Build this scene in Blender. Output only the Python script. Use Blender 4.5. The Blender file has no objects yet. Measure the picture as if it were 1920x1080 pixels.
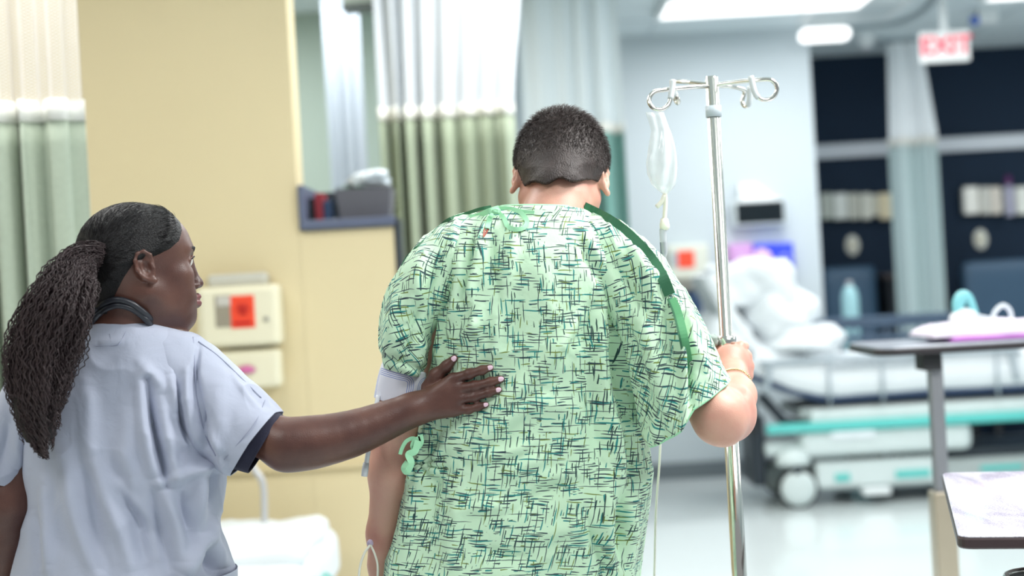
import bpy, bmesh, math, random
import numpy as np
from mathutils import Vector, Matrix
random.seed(7); np.random.seed(7)
PI = math.pi
C = bpy.context.scene.collection
SC = bpy.context.scene

# ------------------------------------------------------------------ camera
F = 2667.0                      # focal length in pixels of the 1920 frame (50 mm on 36 mm)
ROLL = math.radians(3.2)
EYE = np.array([0.0, 0.0, 1.35])
CR = np.array([math.cos(ROLL), 0, -math.sin(ROLL)])
CU = np.array([math.sin(ROLL), 0, math.cos(ROLL)])
FW = np.array([0, 1.0, 0])
cam_d = bpy.data.cameras.new('camera'); cam = bpy.data.objects.new('camera', cam_d); C.objects.link(cam)
cam_d.lens = 50; cam_d.sensor_width = 36; cam_d.clip_start = 0.05; cam_d.clip_end = 60
m = Matrix.Identity(4)
for i in range(3):
    m[i][0] = CR[i]; m[i][1] = CU[i]; m[i][2] = -FW[i]; m[i][3] = EYE[i]
cam.matrix_world = m
cam_d.dof.use_dof = True; cam_d.dof.focus_distance = 2.56; cam_d.dof.aperture_fstop = 1.9
SC.camera = cam

# ------------------------------------------------------------------ world, exposure
w = bpy.data.worlds.new('world'); SC.world = w; w.use_nodes = True
bg = w.node_tree.nodes['Background']; bg.inputs[0].default_value = (0.92, 0.97, 1.0, 1); bg.inputs[1].default_value = 0.30
SC.view_settings.view_transform = 'Standard'; SC.view_settings.look = 'None'
SC.view_settings.exposure = 0.24; SC.view_settings.gamma = 1.0
SC.view_settings.use_curve_mapping = False

CEIL = 3.0
def area(x, y, z, sx, sy, power, col=(1, 1, 1), rot=None):
    l = bpy.data.lights.new('ceiling_lamp', 'AREA'); l.shape = 'RECTANGLE'; l.size = sx; l.size_y = sy
    l.energy = power; l.color = col
    o = bpy.data.objects.new('ceiling_lamp', l); C.objects.link(o); o.location = (x, y, z)
    if rot: o.rotation_euler = rot
    return o
LAMPS = [(-1.6, 1.2, 22), (1.3, 1.2, 36), (-1.4, 3.6, 26), (1.6, 2.6, 72), (0.4, 5.6, 36), (2.6, 5.4, 30), (-1.2, 7.0, 32), (2.6, 7.2, 28), (4.6, 8.6, 34), (4.4, 4.0, 28)]
for x, y, e in LAMPS:
    area(x, y, CEIL - 0.045, 1.2, 0.6, e, (1.0, 0.985, 0.96))

# ------------------------------------------------------------------ pixel helpers (1920x1080 frame)
def P(px, py, d):
    return EYE + FW * d + CR * ((px - 960) / F * d) + CU * ((540 - py) / F * d)
def on_z(px, py, z):
    r = FW + CR * ((px - 960) / F) + CU * ((540 - py) / F)
    t = (z - EYE[2]) / r[2]
    return EYE + r * t
def proj(pts):
    q = np.asarray(pts) - EYE
    d = q @ FW
    return 960 + (q @ CR) / d * F, 540 - (q @ CU) / d * F
V = lambda p: Vector((float(p[0]), float(p[1]), float(p[2])))

# ------------------------------------------------------------------ materials
def lin(c):
    return tuple((x / 255 / 12.92) if x / 255 <= 0.04045 else ((x / 255 + 0.055) / 1.055) ** 2.4 for x in c)
MATS = {}
def pm(name, rgb, rough=0.5, metal=0.0, var=0.06, scale=12.0, bump=0.0, bscale=None, alpha=1.0, emit=None, es=0, spec=0.5, sheen=0, trans=0, sss=0, stretch=(1, 1, 1), coat=0):
    if name in MATS: return MATS[name]
    mt = bpy.data.materials.new(name); mt.use_nodes = True; nt = mt.node_tree; b = nt.nodes['Principled BSDF']
    c = lin(rgb)
    tc = nt.nodes.new('ShaderNodeTexCoord'); mp = nt.nodes.new('ShaderNodeMapping'); mp.inputs['Scale'].default_value = stretch
    nt.links.new(tc.outputs['Object'], mp.inputs[0])
    nz = nt.nodes.new('ShaderNodeTexNoise'); nz.inputs['Scale'].default_value = scale; nz.inputs['Detail'].default_value = 4
    nt.links.new(mp.outputs[0], nz.inputs['Vector'])
    mx = nt.nodes.new('ShaderNodeMix'); mx.data_type = 'RGBA'
    mx.inputs[6].default_value = tuple(max(0, x * (1 - var)) for x in c) + (1,)
    mx.inputs[7].default_value = tuple(min(1, x * (1 + var)) for x in c) + (1,)
    nt.links.new(nz.outputs['Fac'], mx.inputs[0]); nt.links.new(mx.outputs[2], b.inputs['Base Color'])
    b.inputs['Roughness'].default_value = rough; b.inputs['Metallic'].default_value = metal
    b.inputs['Alpha'].default_value = alpha; b.inputs['Specular IOR Level'].default_value = spec
    if sheen: b.inputs['Sheen Weight'].default_value = sheen
    if trans: b.inputs['Transmission Weight'].default_value = trans
    if coat: b.inputs['Coat Weight'].default_value = coat
    if sss:
        b.inputs['Subsurface Weight'].default_value = sss; b.inputs['Subsurface Radius'].default_value = (0.012, 0.004, 0.002); b.inputs['Subsurface Scale'].default_value = 1.0
    if emit:
        b.inputs['Emission Color'].default_value = lin(emit) + (1,); b.inputs['Emission Strength'].default_value = es
    if bump:
        n2 = nt.nodes.new('ShaderNodeTexNoise'); n2.inputs['Scale'].default_value = bscale or scale * 8; n2.inputs['Detail'].default_value = 3
        nt.links.new(mp.outputs[0], n2.inputs['Vector'])
        bp = nt.nodes.new('ShaderNodeBump'); bp.inputs['Strength'].default_value = bump; bp.inputs['Distance'].default_value = 0.002
        nt.links.new(n2.outputs['Fac'], bp.inputs['Height']); nt.links.new(bp.outputs[0], b.inputs['Normal'])
    MATS[name] = mt
    return mt

# ------------------------------------------------------------------ object helpers
def tag(o, label=None, cat=None, group=None, kind=None):
    if label: o['label'] = label
    if cat: o['category'] = cat
    if group: o['group'] = group
    if kind: o['kind'] = kind
    return o
def root(name, loc, label, cat, group=None):
    o = bpy.data.objects.new(name, None); C.objects.link(o); o.location = V(loc); o.empty_display_size = 0.05
    return tag(o, label, cat, group)
bpy.context.view_layer.update()
def wm(o):
    mw = Matrix.LocRotScale(o.location, o.rotation_euler, o.scale)
    return (wm(o.parent) @ o.matrix_parent_inverse @ mw) if o.parent else mw
def link(name, me, mat=None, parent=None, smooth=True):
    o = bpy.data.objects.new(name, me); C.objects.link(o)
    if mat is not None:
        for mm in (mat if isinstance(mat, (list, tuple)) else [mat]): me.materials.append(mm)
    if smooth: me.shade_smooth()
    if parent:
        o.parent = parent
        o.matrix_parent_inverse = wm(parent).inverted()
    return o
def pyd(name, vs, fs, mat=None, parent=None, smooth=True):
    me = bpy.data.meshes.new(name); me.from_pydata([tuple(map(float, v)) for v in vs], [], fs); me.update()
    return link(name, me, mat, parent, smooth)
def bm_obj(name, bm, mat=None, parent=None, smooth=False):
    me = bpy.data.meshes.new(name); bmesh.ops.recalc_face_normals(bm, faces=bm.faces); bm.to_mesh(me); bm.free()
    return link(name, me, mat, parent, smooth)
def a_box(bm, lo, hi, bev=0.0, seg=2, M=None):
    lo = np.array(lo, float); hi = np.array(hi, float)
    r = bmesh.ops.create_cube(bm, size=1)
    vs = r['verts']; c = (lo + hi) / 2; s = hi - lo
    for v in vs: v.co = Vector((v.co.x * s[0] + c[0], v.co.y * s[1] + c[1], v.co.z * s[2] + c[2]))
    if bev > 0:
        es = list({e for v in vs for e in v.link_edges})
        r2 = bmesh.ops.bevel(bm, geom=es, offset=min(bev, min(s) * 0.49), segments=seg, affect='EDGES', profile=0.5)
        vs = list({v for f in r2['faces'] for v in f.verts} | {v for v in vs if v.is_valid})
    if M is not None:
        for v in vs: v.co = M @ v.co
    return vs
def box(name, lo, hi, mat, parent=None, bev=0.0, seg=2):
    bm = bmesh.new(); a_box(bm, lo, hi, bev, seg); return bm_obj(name, bm, mat, parent, smooth=False)
def rect(px0, py0, px1, py1, d, th=0.02, back=True):
    """world box whose front face covers a pixel rectangle at depth d; th = thickness away from the camera"""
    c = P((px0 + px1) / 2, (py0 + py1) / 2, d); hw = abs(px1 - px0) / 2 / F * d; hh = abs(py1 - py0) / 2 / F * d
    return [c[0] - hw, d, c[2] - hh], [c[0] + hw, d + th, c[2] + hh]
def pbox(name, px0, py0, px1, py1, d, th, mat, parent=None, bev=0.0, seg=2):
    lo, hi = rect(px0, py0, px1, py1, d, th); return box(name, lo, hi, mat, parent, bev, seg)
def smooth_path(pts, n=8):
    pts = [np.array(p, float) for p in pts]
    if len(pts) < 3: return pts
    q = [2 * pts[0] - pts[1]] + pts + [2 * pts[-1] - pts[-2]]
    out = []
    for i in range(1, len(q) - 2):
        for k in range(n):
            t = k / n
            out.append(0.5 * ((2 * q[i]) + (-q[i - 1] + q[i + 1]) * t + (2 * q[i - 1] - 5 * q[i] + 4 * q[i + 1] - q[i + 2]) * t * t + (-q[i - 1] + 3 * q[i] - 3 * q[i + 1] + q[i + 2]) * t ** 3))
    out.append(pts[-1]); return out
def tube_geo(path, r, sides=10, flat=None, cap=True):
    path = [np.array(p, float) for p in path]; n = len(path)
    rs = r if hasattr(r, '__len__') else [r] * n
    if len(rs) != n: rs = np.interp(np.linspace(0, 1, n), np.linspace(0, 1, len(rs)), rs)
    vs, fs = [], []; up = None
    for i in range(n):
        t = path[min(i + 1, n - 1)] - path[max(i - 1, 0)]; t = t / (np.linalg.norm(t) + 1e-12)
        if up is None:
            up = np.cross(t, [0, 1, 0.01]); 
            if np.linalg.norm(up) < 0.1: up = np.cross(t, [1, 0, 0])
        up = up - t * (up @ t); up /= np.linalg.norm(up) + 1e-12; sd = np.cross(t, up)
        for k in range(sides):
            a = 2 * PI * k / sides
            f = flat or 1.0
            vs.append(path[i] + rs[i] * (up * math.cos(a) + sd * math.sin(a) * f))
    for i in range(n - 1):
        for k in range(sides):
            k2 = (k + 1) % sides
            fs.append((i * sides + k, i * sides + k2, (i + 1) * sides + k2, (i + 1) * sides + k))
    if cap:
        fs.append(tuple(range(sides))[::-1]); fs.append(tuple((n - 1) * sides + k for k in range(sides)))
    return vs, fs
def tube(name, path, r, mat, parent=None, sides=10, smooth_n=0, flat=None):
    if smooth_n: path = smooth_path(path, smooth_n)
    vs, fs = tube_geo(path, r, sides, flat); return pyd(name, vs, fs, mat, parent)
def multi(name, geos, mat, parent=None, smooth=True):
    vs, fs = [], []
    for v, f in geos:
        b = len(vs); vs += list(v); fs += [tuple(i + b for i in q) for q in f]
    return pyd(name, vs, fs, mat, parent, smooth)
def lathe_geo(prof, c=(0, 0, 0), axis='z', seg=24):
    vs, fs = [], []
    for r, z in prof:
        for k in range(seg):
            a = 2 * PI * k / seg; x, y = r * math.cos(a), r * math.sin(a)
            p = {'z': (x, y, z), 'y': (x, z, y), 'x': (z, x, y)}[axis]
            vs.append(np.array(p) + np.array(c))
    n = len(prof)
    for i in range(n - 1):
        for k in range(seg):
            k2 = (k + 1) % seg; fs.append((i * seg + k, i * seg + k2, (i + 1) * seg + k2, (i + 1) * seg + k))
    fs.append(tuple(range(seg))); fs.append(tuple((n - 1) * seg + k for k in range(seg)))
    return vs, fs
def lathe(name, prof, c, mat, parent=None, axis='z', seg=24):
    v, f = lathe_geo(prof, c, axis, seg); return pyd(name, v, f, mat, parent)
def text_obj(name, s, size, loc, mat, parent, ext=0.002):
    cu = bpy.data.curves.new(name, 'FONT'); cu.body = s; cu.size = size; cu.extrude = ext; cu.align_x = 'CENTER'; cu.align_y = 'CENTER'; cu.offset = size * 0.02
    t = bpy.data.objects.new('tmp', cu); C.objects.link(t); dg = bpy.context.evaluated_depsgraph_get(); dg.update()
    me = bpy.data.meshes.new_from_object(t.evaluated_get(dg)); bpy.data.objects.remove(t)
    me.transform(Matrix.Translation(V(loc)) @ Matrix.Rotation(PI / 2, 4, 'X'))
    me.name = name; me.materials.clear()
    return link(name, me, mat, parent, False)

# numpy value noise --------------------------------------------------------
def _h(i, j, k, s):
    n = (i * 374761393 + j * 668265263 + k * 2147483647 + s * 1274126177) & 0xffffffff
    n = ((n ^ (n >> 13)) * 1274126177) & 0xffffffff
    return ((n ^ (n >> 16)) & 0xffff) / 32767.5 - 1
def vnoise(p, scale, seed=0):
    q = np.asarray(p, float) * scale + 100.37; i = np.floor(q).astype(np.int64); f = q - i; f = f * f * (3 - 2 * f)
    o = 0
    for dx in (0, 1):
        for dy in (0, 1):
            for dz in (0, 1):
                wt = (f[..., 0] if dx else 1 - f[..., 0]) * (f[..., 1] if dy else 1 - f[..., 1]) * (f[..., 2] if dz else 1 - f[..., 2])
                o = o + wt * _h(i[..., 0] + dx, i[..., 1] + dy, i[..., 2] + dz, seed)
    return o

# ------------------------------------------------------------------ the room
M_floor = pm('pale_vinyl', (208, 216, 217), 0.22, var=0.03, scale=1.6, bump=0.02, bscale=30, coat=0.2)
M_yel = pm('yellow_paint', (228, 212, 172), 0.6, var=0.02, scale=3, bump=0.05, bscale=200)
M_white = pm('white_paint', (201, 212, 218), 0.6, var=0.02, scale=3, bump=0.05, bscale=200)
M_sage = pm('sage_paint', (176, 194, 186), 0.7, var=0.03, scale=3)
M_navy = pm('navy_paint', (26, 43, 62), 0.7, var=0.12, scale=1.5, spec=.2)
M_ceil = pm('ceiling_paint', (216, 228, 232), 0.8, var=0.02, scale=6, bump=0.1, bscale=120)
M_trimy = pm('chair_rail_paint', (218, 200, 158), 0.5, var=0.03)
M_trimw = pm('white_trim', (216, 222, 230), 0.45, var=0.03)
DY = 5.2            # depth of the yellow wall
DW = 9.6            # white wall
DN = 11.0           # navy wall
XL, XR = -4.2, 6.2
def struct(o): o['kind'] = 'structure'; return o
struct(box('floor', (XL - .2, -0.6, -0.06), (XR + .2, DN + .4, 0.0), M_floor))
struct(box('ceiling', (XL - .2, -0.6, CEIL), (XR + .2, DN + .4, CEIL + 0.1), M_ceil))
xa = P(549, 215, DY)[0]; xb = P(741, 470, DY)[0]; zs = P(650, 430, DY)[2]
bm = bmesh.new()
a_box(bm, (XL, DY, 0), (xa, DY + .16, CEIL)); a_box(bm, (xa - .001, DY, 0), (xb, DY + .16, zs))
struct(bm_obj('wall_left', bm, M_yel))
struct(box('trim_1', (xb, DY - .004, 0), (xb + .02, DY + .165, zs + .03), pm('dark_corner_guard', (48, 54, 62), 0.4)))
struct(box('baseboard_left', (XL, DY - .014, 0), (xb, DY, .1), pm('baseboard_vinyl', (120, 108, 90), 0.5)))
zc = P(650, 872, DY)[2]
struct(box('trim_2', (XL, DY - .02, zc - .012), (xb, DY, zc + .012), M_trimy, bev=.005))
struct(box('wall_right', (XR, -0.6, 0), (XR + .12, DN, CEIL), M_white))
struct(box('wall_side', (XL - .12, -0.6, 0), (XL, DN, CEIL), M_yel))
struct(box('wall_back', (XL, DN, 0), (XR, DN + .15, CEIL), M_navy))
xw1 = P(1531, 330, DW)[0]; xw0 = P(640, 200, DW)[0]
struct(box('wall_center', (xw0, DW, 0), (xw1, DN, CEIL), M_white))
struct(box('wall_nurse_station', (XL, 8.2, 0), (P(760, 200, 8.2)[0], 8.35, CEIL), M_sage))
# pale rail band on the navy wall
zb = P(1725, 275, DN)[2]
struct(box('trim_3', (xw1, DN - .05, zb - .055), (XR, DN, zb + .055), M_trimw, bev=.01))
struct(box('baseboard_center', (xw0, DW - .012, 0), (xw1 + .012, DW, .11), pm('grey_base', (110, 120, 126), .5)))
# ceiling grid lines are only faintly seen: shallow metal joints
tb = pm('tee_bar', (196, 208, 214), 0.5)
for i, y in enumerate((6.6, 7.8, 9.0, 10.2)):
    struct(box('trim_%d' % (4 + i), (0.2, y, CEIL - .006), (XR, y + .022, CEIL), tb))
for i, x in enumerate((1.0, 2.2, 3.4, 4.6)):
    struct(box('trim_%d' % (8 + i), (x, 5.4, CEIL - .0055), (x + .022, DN, CEIL), tb))

# ------------------------------------------------------------------ ceiling fittings
M_lampglow = pm('glowing_diffuser', (255, 255, 255), .5, emit=(255, 255, 255), es=1.3, var=0)
M_frame = pm('white_enamel', (226, 232, 234), .4)
def troffer(x0, x1, y0, y1, z, label, grp=None, h=.05):
    r = root('ceiling_light', ((x0 + x1) / 2, (y0 + y1) / 2, z), label, 'ceiling light', grp)
    t = .03
    bm = bmesh.new()
    a_box(bm, (x0, y0, z - h), (x1, y0 + t, z)); a_box(bm, (x0, y1 - t, z - h), (x1, y1, z))
    a_box(bm, (x0, y0 + t, z - h), (x0 + t, y1 - t, z)); a_box(bm, (x1 - t, y0 + t, z - h), (x1, y1 - t, z))
    bm_obj('frame', bm, M_frame, r)
    box('diffuser', (x0 + t, y0 + t, z - h + .004), (x1 - t, y1 - t, z - h + .016), M_lampglow, r)
    return r
a = on_z(1226, 40, CEIL - .05); b = on_z(1612, 20, CEIL - .05)
troffer(a[0], b[0], a[1] - .62, a[1], CEIL, 'long bright ceiling panel above the IV pole and white wall')
area((a[0] + b[0]) / 2, a[1] - .31, CEIL - .06, 1.1, .5, 22)
lo, hi = rect(1503, 49, 1598, 74, 9.25, .14)
r = root('ceiling_light', ((lo[0] + hi[0]) / 2, 9.4, CEIL), 'small bright surface-mounted light near the corner of the white wall', 'ceiling light')
box('diffuser', lo, hi, M_lampglow, r, bev=.04, seg=4)
box('bracket', (lo[0] + .05, 9.28, hi[2] - .005), (hi[0] - .05, 9.37, CEIL), M_frame, r)
a = on_z(1832, 6, CEIL - .05)
troffer(a[0], a[0] + 1.25, a[1] - .6, a[1], CEIL, 'bright ceiling panel beyond the EXIT sign, cut by the frame edge')
# exit sign
lo, hi = rect(1728, 58, 1819, 115, 8.7, .05)
cx = (lo[0] + hi[0]) / 2; cz = (lo[2] + hi[2]) / 2
r = root('exit_sign', (cx, 8.72, cz), 'white EXIT sign with red letters hanging from the ceiling', 'exit sign')
box('housing', lo, hi, pm('sign_white', (232, 236, 236), .4, emit=(255, 255, 255), es=.12), r, bev=.008)
text_obj('lettering', 'EXIT', .155, (cx, 8.697, cz), pm('exit_red', (226, 52, 84), .4, emit=(230, 40, 80), es=.35), r)
box('mount', (cx - .02, 8.71, hi[2] - .004), (cx + .02, 8.74, CEIL), M_frame, r)
# detector, camera dome
c = on_z(1622, 66, CEIL)
r = root('smoke_detector', (c[0], c[1], CEIL), 'small white ceiling detector between wall light and EXIT sign', 'detector')
lathe('housing', [(.001, -.09), (.035, -.085), (.055, -.06), (.06, -.02), (.075, -.01), (.075, 0)], (c[0], c[1], CEIL), M_frame, r)
lathe('sensor', [(.001, -.1), (.014, -.097), (.014, -.085)], (c[0], c[1], CEIL), pm('pinkish_lens', (214, 190, 200), .3), r)
c = on_z(1838, 14, CEIL)
r = root('ceiling_camera', (c[0], c[1], CEIL), 'small white and blue device on the ceiling above the EXIT sign', 'device')
box('bracket', (c[0] - .01, c[1], CEIL - .1), (c[0] + .12, c[1] + .08, CEIL), M_frame, r, bev=.01)
lathe('lens', [(.001, -.11), (.03, -.1), (.035, -.07), (.03, -.05)], (c[0] - .03, c[1] + .03, CEIL), pm('blue_lens', (60, 100, 190), .3), r)
# curved curtain track
pts = [on_z(x, y, CEIL - .012) for x, y in ((1765, -45), (1748, 0), (1728, 22), (1690, 40), (1640, 48), (1560, 54), (1480, 58), (1400, 62))]
tag(tube('curtain_track', pts, .02, pm('track_grey', (150, 164, 170), .4), sides=8, smooth_n=6), 'grey curved curtain track crossing the ceiling near the long light panel', 'curtain track')
c = on_z(1600, 18, CEIL)
r = root('air_vent', (c[0], c[1], CEIL), 'square pale air vent in the ceiling beside the curved track', 'vent')
bm = bmesh.new()
for s in (-1, 1):
    a_box(bm, (c[0] - .3, c[1] + s * .28 - .02, CEIL - .02), (c[0] + .3, c[1] + s * .28 + .02, CEIL)); a_box(bm, (c[0] + s * .28 - .02, c[1] - .26, CEIL - .02), (c[0] + s * .28 + .02, c[1] + .26, CEIL))
bm_obj('frame', bm, M_frame, r)
me0 = None
for k in range(9):
    y = c[1] - .24 + k * .06
    o = box('slat', (c[0] - .26, y - .016, CEIL - .014), (c[0] + .26, y + .016, CEIL - .006), pm('vent_slat', (205, 216, 220), .5), r)

# ------------------------------------------------------------------ curtains
def curtain_mats(nm, rgb, mesh_rgb, open_=.45):
    fab = pm(nm + '_cloth', rgb, .85, var=.12, scale=70, bump=.25, bscale=500, sheen=.2)
    mt = bpy.data.materials.new(nm + '_net'); mt.use_nodes = True; nt = mt.node_tree; b = nt.nodes['Principled BSDF']
    b.inputs['Base Color'].default_value = lin(mesh_rgb) + (1,); b.inputs['Roughness'].default_value = .8
    tc = nt.nodes.new('ShaderNodeTexCoord'); mp = nt.nodes.new('ShaderNodeMapping'); mp.inputs['Rotation'].default_value = (0, 0, PI / 4); mp.inputs['Scale'].default_value = (1, 1, 1)
    nt.links.new(tc.outputs['UV'], mp.inputs[0])
    vo = nt.nodes.new('ShaderNodeTexVoronoi'); vo.inputs['Scale'].default_value = 150; vo.inputs['Randomness'].default_value = 0
    nt.links.new(mp.outputs[0], vo.inputs['Vector'])
    mr = nt.nodes.new('ShaderNodeMath'); mr.operation = 'GREATER_THAN'; mr.inputs[1].default_value = open_
    nt.links.new(vo.outputs['Distance'], mr.inputs[0]); nt.links.new(mr.outputs[0], b.inputs['Alpha'])
    return fab, mt
def wave_sheet(name, xfun, yfun, z0, z1, nu, nv, mat, parent, thick=0.0):
    us = np.linspace(0, 1, nu); vs_ = np.linspace(0, 1, nv); vs = []; fs = []; uv = []
    for j, v in enumerate(vs_):
        z = z0 + (z1 - z0) * v
        for u in us:
            vs.append((xfun(u, v), yfun(u, v), z)); 
    for j in range(nv - 1):
        for i in range(nu - 1):
            fs.append((j * nu + i, j * nu + i + 1, (j + 1) * nu + i + 1, (j + 1) * nu + i))
    o = pyd(name, vs, fs, mat, parent)
    uvl = o.data.uv_layers.new(name='UVMap'); L = abs(xfun(1, .5) - xfun(0, .5)) * 1.5
    li = np.zeros(len(o.data.loops), dtype=np.int32); o.data.loops.foreach_get('vertex_index', li)
    arr = np.stack([(li % nu) / (nu - 1) * L, (li // nu) / (nv - 1) * (z1 - z0)], 1).astype(np.float32)
    uvl.data.foreach_set('uv', arr.ravel())
    if thick:
        s = o.modifiers.new('thick', 'SOLIDIFY'); s.thickness = thick; s.offset = 0
    return o
def curtain(label, px_l, px_r, py_tr, d, folds, amp, rgb, net, seed, bottom=.25, shift=0.0, flare=0.0, open_=.45, dtop=0.0, grp=None, xtop=None):
    ztr = P((px_l + px_r) / 2, py_tr, d)[2]
    xl = P(px_l, py_tr, d)[0]; xr = P(px_r, py_tr, d)[0]
    rn = random.Random(seed); ph = [rn.random() * 6 for _ in range(6)]
    r = root('privacy_curtain', ((xl + xr) / 2, d, bottom), label, 'curtain', grp)
    fab, net_m = curtain_mats('curtain%d' % seed, rgb, net, open_)
    W = xr - xl
    def yf(k):
        def f(u, v):
            s = folds * (u + .02 * math.sin(9 * u + ph[0]) + .035 * math.sin(5 * u + ph[1]))
            a = amp * (1 + .35 * math.sin(7 * u + ph[2]))
            c = math.sin(2 * PI * s)
            return d + a * (c * (1.15 - .15 * c * c)) * k + .012 * math.sin(4 * u + ph[3])
        return f
    def xf(u, v): return xl + W * u + .012 * math.sin(2 * PI * folds * u * 2 + ph[4])
    n = int(folds * 14) + 2
    wave_sheet('cloth_panel', lambda u, v: xf(u, v) + (1 - v) * flare * (u - .3), yf(1.0), bottom, ztr, n, 14, fab, r, .003)
    wave_sheet('net_panel', lambda u, v: xf(u, v) * (1) if xtop is None else xf(u, v) * (1 - v) + v * (xtop[0] + (xtop[1] - xtop[0]) * u), yf(.35), ztr + .03, CEIL - .03, n, 10, net_m, r)
    wave_sheet('header_tape', xf, lambda u, v: yf(1.0)(u, v) - .004, ztr - .022, ztr + .036, n, 3, pm('white_tape', (238, 238, 232), .7, bump=.3, bscale=300), r, .006)
    tb_ = box('track', (min(xl, xtop[0] if xtop else xl) - .03, d - .015, CEIL - .03), (max(xr, xtop[1] if xtop else xr) + .03, d + .015, CEIL), pm('track_grey', (150, 164, 170), .4), r)
    hk = pm('hook_white', (236, 236, 230), .5)
    nh = max(3, int(W / .13)); h0 = None
    for k in range(nh):
        u = (k + .5) / nh; xk = (xf(u, 1) if xtop is None else xtop[0] + (xtop[1] - xtop[0]) * u)
        v_, f_ = tube_geo([(xk, d - .002, CEIL - .06), (xk, d - .006, CEIL - .035), (xk, d, CEIL - .022)], .004, 6)
        pyd('hook', v_, f_, hk, r)
    return r
curtain('sage green hanging curtain with white net top in front of the yellow wall', -130, 152, 218, 3.9, 5.5, .035, (172, 184, 166), (240, 234, 226), 1, .72, open_=.38)
curtain('pleated olive green curtain with white net top behind the patient', 716, 968, 212, 6.2, 7.5, .05, (150, 162, 140), (200, 206, 212), 2, .3, open_=.14, xtop=(P(712, 212, 6.2)[0], P(1006, 212, 6.2)[0]))
curtain('teal curtain with tall white net top beside the white wall', 985, 1172, 245, 7.8, 4.5, .05, (116, 164, 156), (222, 232, 236), 3, .3, open_=.12)
curtain('narrow gathered blue-grey curtain hanging against the navy wall', 1668, 1758, 266, 10.3, 2.5, .06, (186, 206, 208), (236, 242, 246), 4, .75, open_=.1, xtop=(P(1668, 130, 10.3)[0], P(1730, 130, 10.3)[0]))
curtain('pale blue-grey curtain seen through the opening above the planter', 638, 704, 560, 7.4, 3.0, .012, (180, 194, 206), (168, 180, 194), 5, .3, open_=.1)
# ------------------------------------------------------------------ opening in the yellow wall: ledge with planter
M_lam = pm('slate_laminate', (98, 106, 130), .35, var=.05)
M_lamd = pm('dark_laminate', (44, 54, 66), .4)
lx0 = P(562, 400, DY)[0]; lx1 = P(741, 420, DY)[0]; lz0 = P(650, 427, DY)[2]; lz1 = P(650, 410, DY)[2]
r = root('wall_ledge', ((lx0 + lx1) / 2, DY, lz0), 'slate grey open cubby ledge on top of the yellow half wall', 'ledge')
box('shelf_board', (lx0, DY - .03, lz0), (lx1, DY + .36, lz1), M_lam, r, bev=.004)
zt = P(562, 348, DY)[2]
box('side_panel', (lx0, DY - .03, lz1), (lx0 + .022, DY + .36, zt), M_lam, r, bev=.003)
box('back_panel', (lx0 + .022, DY + .34, lz1), (P(640, 400, DY)[0], DY + .36, zt - .004), M_lamd, r, bev=.003)
# planter
lo, hi = rect(630, 352, 734, 408, DY + .02, .2); lo[2] = lz1; 
bm = bmesh.new(); vs = a_box(bm, lo, hi)
cx, cy = (lo[0] + hi[0]) / 2, (lo[1] + hi[1]) / 2
for v in vs:
    if v.co.z < (lo[2] + hi[2]) / 2:
        v.co.x = cx + (v.co.x - cx) * .88; v.co.y = cy + (v.co.y - cy) * .88
top = [f for f in bm.faces if all(v.co.z > hi[2] - 1e-5 for v in f.verts)]
rr = bmesh.ops.inset_region(bm, faces=top, thickness=.012); 
for v in top[0].verts: v.co.z -= .03
r = root('planter', (cx, cy, lo[2]), 'grey rectangular planter box on the slate ledge', 'planter')
bm_obj('pot', bm, pm('planter_grey', (96, 96, 104), .6, bump=.2), r)
box('soil', (lo[0] + .013, lo[1] + .013, hi[2] - .045), (hi[0] - .013, hi[1] - .013, hi[2] - .028), pm('soil', (54, 44, 36), .9, bump=.6), r)
rn = random.Random(3); M_leaf = pm('leaf', (56, 96, 62), .5)
for k in range(22):
    bx = lo[0] + .02 + rn.random() * .09; by = cy + (rn.random() - .5) * .12; a = rn.random() * 6.28; L = .03 + rn.random() * .03; h = .015 + rn.random() * .02
    z0 = hi[2] - .03
    d = np.array([math.cos(a), math.sin(a), 0]); s = np.array([-d[1], d[0], 0])
    b0 = np.array([bx, by, z0]); p1 = b0 + d * L * .5 + [0, 0, h + .02]; p2 = b0 + d * L + [0, 0, h]
    pyd('leaf', [b0, p1 + s * .009, p2, p1 - s * .009, p1 + [0, 0, -.003]], [(0, 1, 4), (1, 2, 4), (2, 3, 4), (3, 0, 4)], M_leaf, r)
# crumpled clear plastic on planter
g = bmesh.new(); bmesh.ops.create_icosphere(g, subdivisions=4, radius=1)
px = P(694, 340, DY + .1)
for v in g.verts:
    n = vnoise(np.array([v.co[:]]), 2.2, 5)[0]; q = v.co * (1 + .35 * n)
    v.co = Vector((px[0] + q.x * .078, DY + .11 + q.y * .05, hi[2] + .036 + max(-.028, q.z * .034)))
tag(bm_obj('plastic_bag', g, pm('milky_plastic', (214, 224, 232), .25, alpha=.9, bump=.3), None, True), 'crumpled milky plastic bag lying on top of the planter', 'plastic bag')
def book(px0, py0, px1, py1, rgb, lab, th=.13, nm='binder', cat='binder'):
    lo, hi = rect(px0, py0, px1, py1, DY + .08, th); lo[2] = lz1
    r = root(nm, ((lo[0] + hi[0]) / 2, lo[1], lo[2]), lab, cat)
    t = .004; bm = bmesh.new()
    a_box(bm, (lo[0], lo[1], lo[2]), (hi[0], lo[1] + t, hi[2]), .0015); a_box(bm, (lo[0], lo[1] + t, lo[2]), (lo[0] + t, hi[1], hi[2]), .001); a_box(bm, (hi[0] - t, lo[1] + t, lo[2]), (hi[0], hi[1], hi[2]), .001)
    bm_obj('cover', bm, pm('cover_%d_%d' % (px0, rgb[0]), rgb, .5), r)
    box('pages', (lo[0] + t, lo[1] + t, lo[2] + .004), (hi[0] - t, hi[1] - .006, hi[2] - .006), pm('paper', (220, 216, 206), .8), r)
book(571, 372, 588, 410, (28, 34, 40), 'black binder at the end of the row beside the cubby side')
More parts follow.
